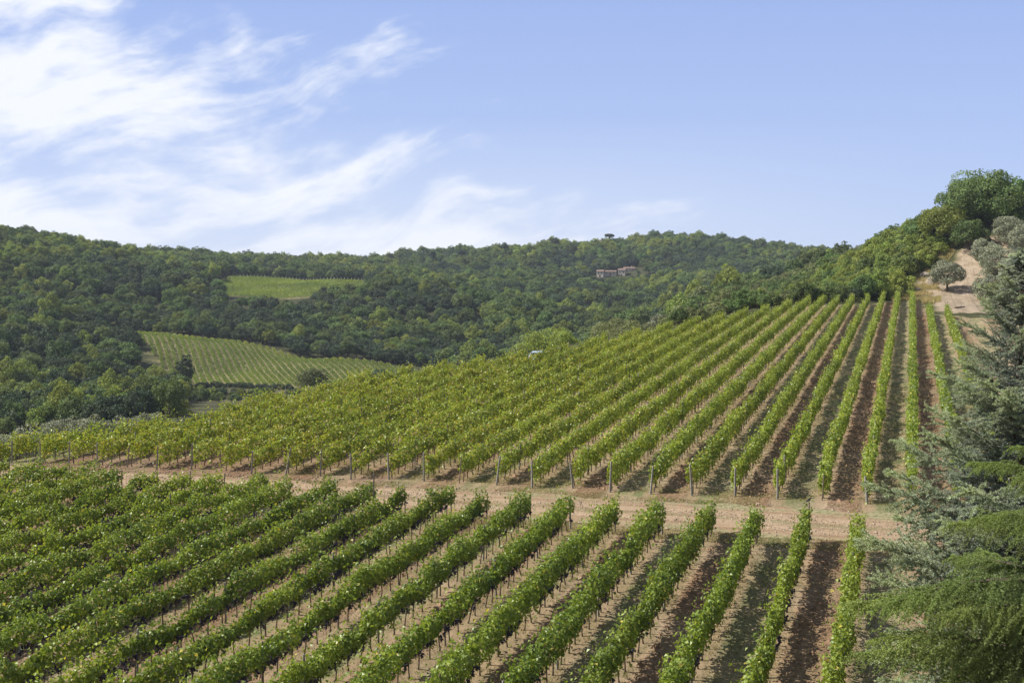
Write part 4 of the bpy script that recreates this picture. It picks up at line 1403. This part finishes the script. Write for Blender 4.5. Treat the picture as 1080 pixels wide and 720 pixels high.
u, v = lane_pts(150000, 26, 112, -45, 8, True)
k = vnoise(v * .7, u * .35, 82) + .5 * vnoise(v * 2, u * 1.5, 83) > -.25
blades('lane_grass', 'short dry and green grass in the lanes between vine rows', u[k], v[k], .10, (.15, .17, .06), (.36, .29, .16), 3)
u, v = rng.uniform(63.0, 67.5, 26000), rng.uniform(-40, 12, 26000)
k = vnoise(v * .5, u * .9, 84) > -.1
u2, v2 = rng.uniform(56.6, 58.6, 12000), rng.uniform(-30, 12, 12000)
blades('verge_grass', 'short grass along both verges of the dirt track', np.r_[u[k], u2], np.r_[v[k], v2], .07, (.17, .18, .07), (.38, .33, .18), 3)
X, Y = rng.uniform(58, 118, 60000), rng.uniform(196, 250, 60000)
xp_, yp_ = project(X, Y, H(X, Y))
k = (xp_ > 930) & (xp_ < 1025) & (vnoise(X / 2.5, Y / 2.5, 85) > -.1)
XY = np.stack([X, Y], 1)
v_, u_ = to_vu(X, Y)
k &= ~inside(np.stack([v_, u_], 1), PLOT) & ((seg_dist(XY, BANK) < 5) & (xp_ < 992) | (~inside(XY, BANK) & (seg_dist(XY, BANK) < 4)))
blades('dry_grass', 'tall straw-coloured dry grass on the bank above the vine rows', u_[k], v_[k], .55, (.30, .28, .11), (.55, .45, .24), 4, .35, .035)

M_CLOD = plain('soil_clod', (.225, .148, .092), .95, .35, 2.5, .1, 'Object')
u, v = lane_pts(90000, 26, 120, -50, 10, False)
k = vnoise(v * .9, u * .5, 86) > -.35
u, v = u[k], v[k]
x, y = to_xy(v, u)
c = np.stack([x, y, H(x, y)], 1)
o6 = np.array([(1, 0, 0), (0, 1, 0), (-1, 0, 0), (0, -1, 0), (0, 0, 1), (0, 0, -1)], float)
t8 = np.array([(0, 1, 4), (1, 2, 4), (2, 3, 4), (3, 0, 4), (1, 0, 5), (2, 1, 5), (3, 2, 5), (0, 3, 5)])
n = len(c)
sz_ = np.minimum(rng.lognormal(-2.75, .5, n), .22)
V_ = c[:, None] + o6[None] * (sz_[:, None, None] * rng.uniform(.5, 1.3, (n, 6, 1))) * [1, 1, .75]
tag(obj('soil_clods', mesh('soil_clods', V_.reshape(-1, 3), [(t8[None] + 6 * np.arange(n)[:, None, None]).reshape(-1, 3)], [M_CLOD])),
    'clods of turned brown soil in every other lane', 'soil', kind='stuff')

# stones and crumbs of earth on the track
n = 16000
v, u = rng.uniform(-66, 14, n), rng.normal(61.2, 2.2, n)
k = (u > 58.2) & (u < 64.8) & (vnoise(v * .6, u * .9, 87) > -.3)
v, u = v[k], u[k]
n = len(v)
x, y = to_xy(v, u)
c = np.stack([x, y, H(x, y) + .05], 1)
sz_ = np.minimum(rng.lognormal(-3.35, .55, n), .13)
V_ = c[:, None] + o6[None] * (sz_[:, None, None] * rng.uniform(.5, 1.3, (n, 6, 1))) * [1, 1, .7]
M_STONE = plain('track_stone', (.33, .26, .185), .95, .3, 1.2)
tag(obj('gravel', mesh('gravel', V_.reshape(-1, 3), [(t8[None] + 6 * np.arange(n)[:, None, None]).reshape(-1, 3)], [M_STONE])),
    'loose stones and crumbs of earth on the dirt track', 'gravel', kind='stuff')
u, v = rng.normal(61.1, .28, 5000), rng.uniform(-30, 14, 5000)
k = vnoise(v * .4, u * .5, 88) > -.1
blades('track_grass', 'thin line of grass between the wheel ruts of the track', u[k], v[k], .09, (.15, .17, .06), (.36, .31, .16), 3)

# ------------------------------------------------------------------ the air
hz = MB()
x0, x1, y0, y1, zl, zh = -1500, 1500, -140, 1900, float(GZ.min()) - 1.0, 140.0
hz.box(((x0 + x1) / 2, (y0 + y1) / 2, (zl + zh) / 2), (x1 - x0, y1 - y0, zh - zl))
M_HAZE = bpy.data.materials.new('haze')
M_HAZE.use_nodes = True
t = NT(M_HAZE.node_tree)
t.n.remove(t.n['Principled BSDF'])
vol = t.node('ShaderNodeVolumePrincipled', {'Color': (.72, .84, 1.0), 'Density': .00011, 'Anisotropy': .1})
t.l.new(vol.outputs[0], t.n['Material Output'].inputs['Volume'])
tag(obj('haze', hz.mesh('haze', [M_HAZE])), 'thin bluish haze over the far hills', 'haze', kind='stuff')
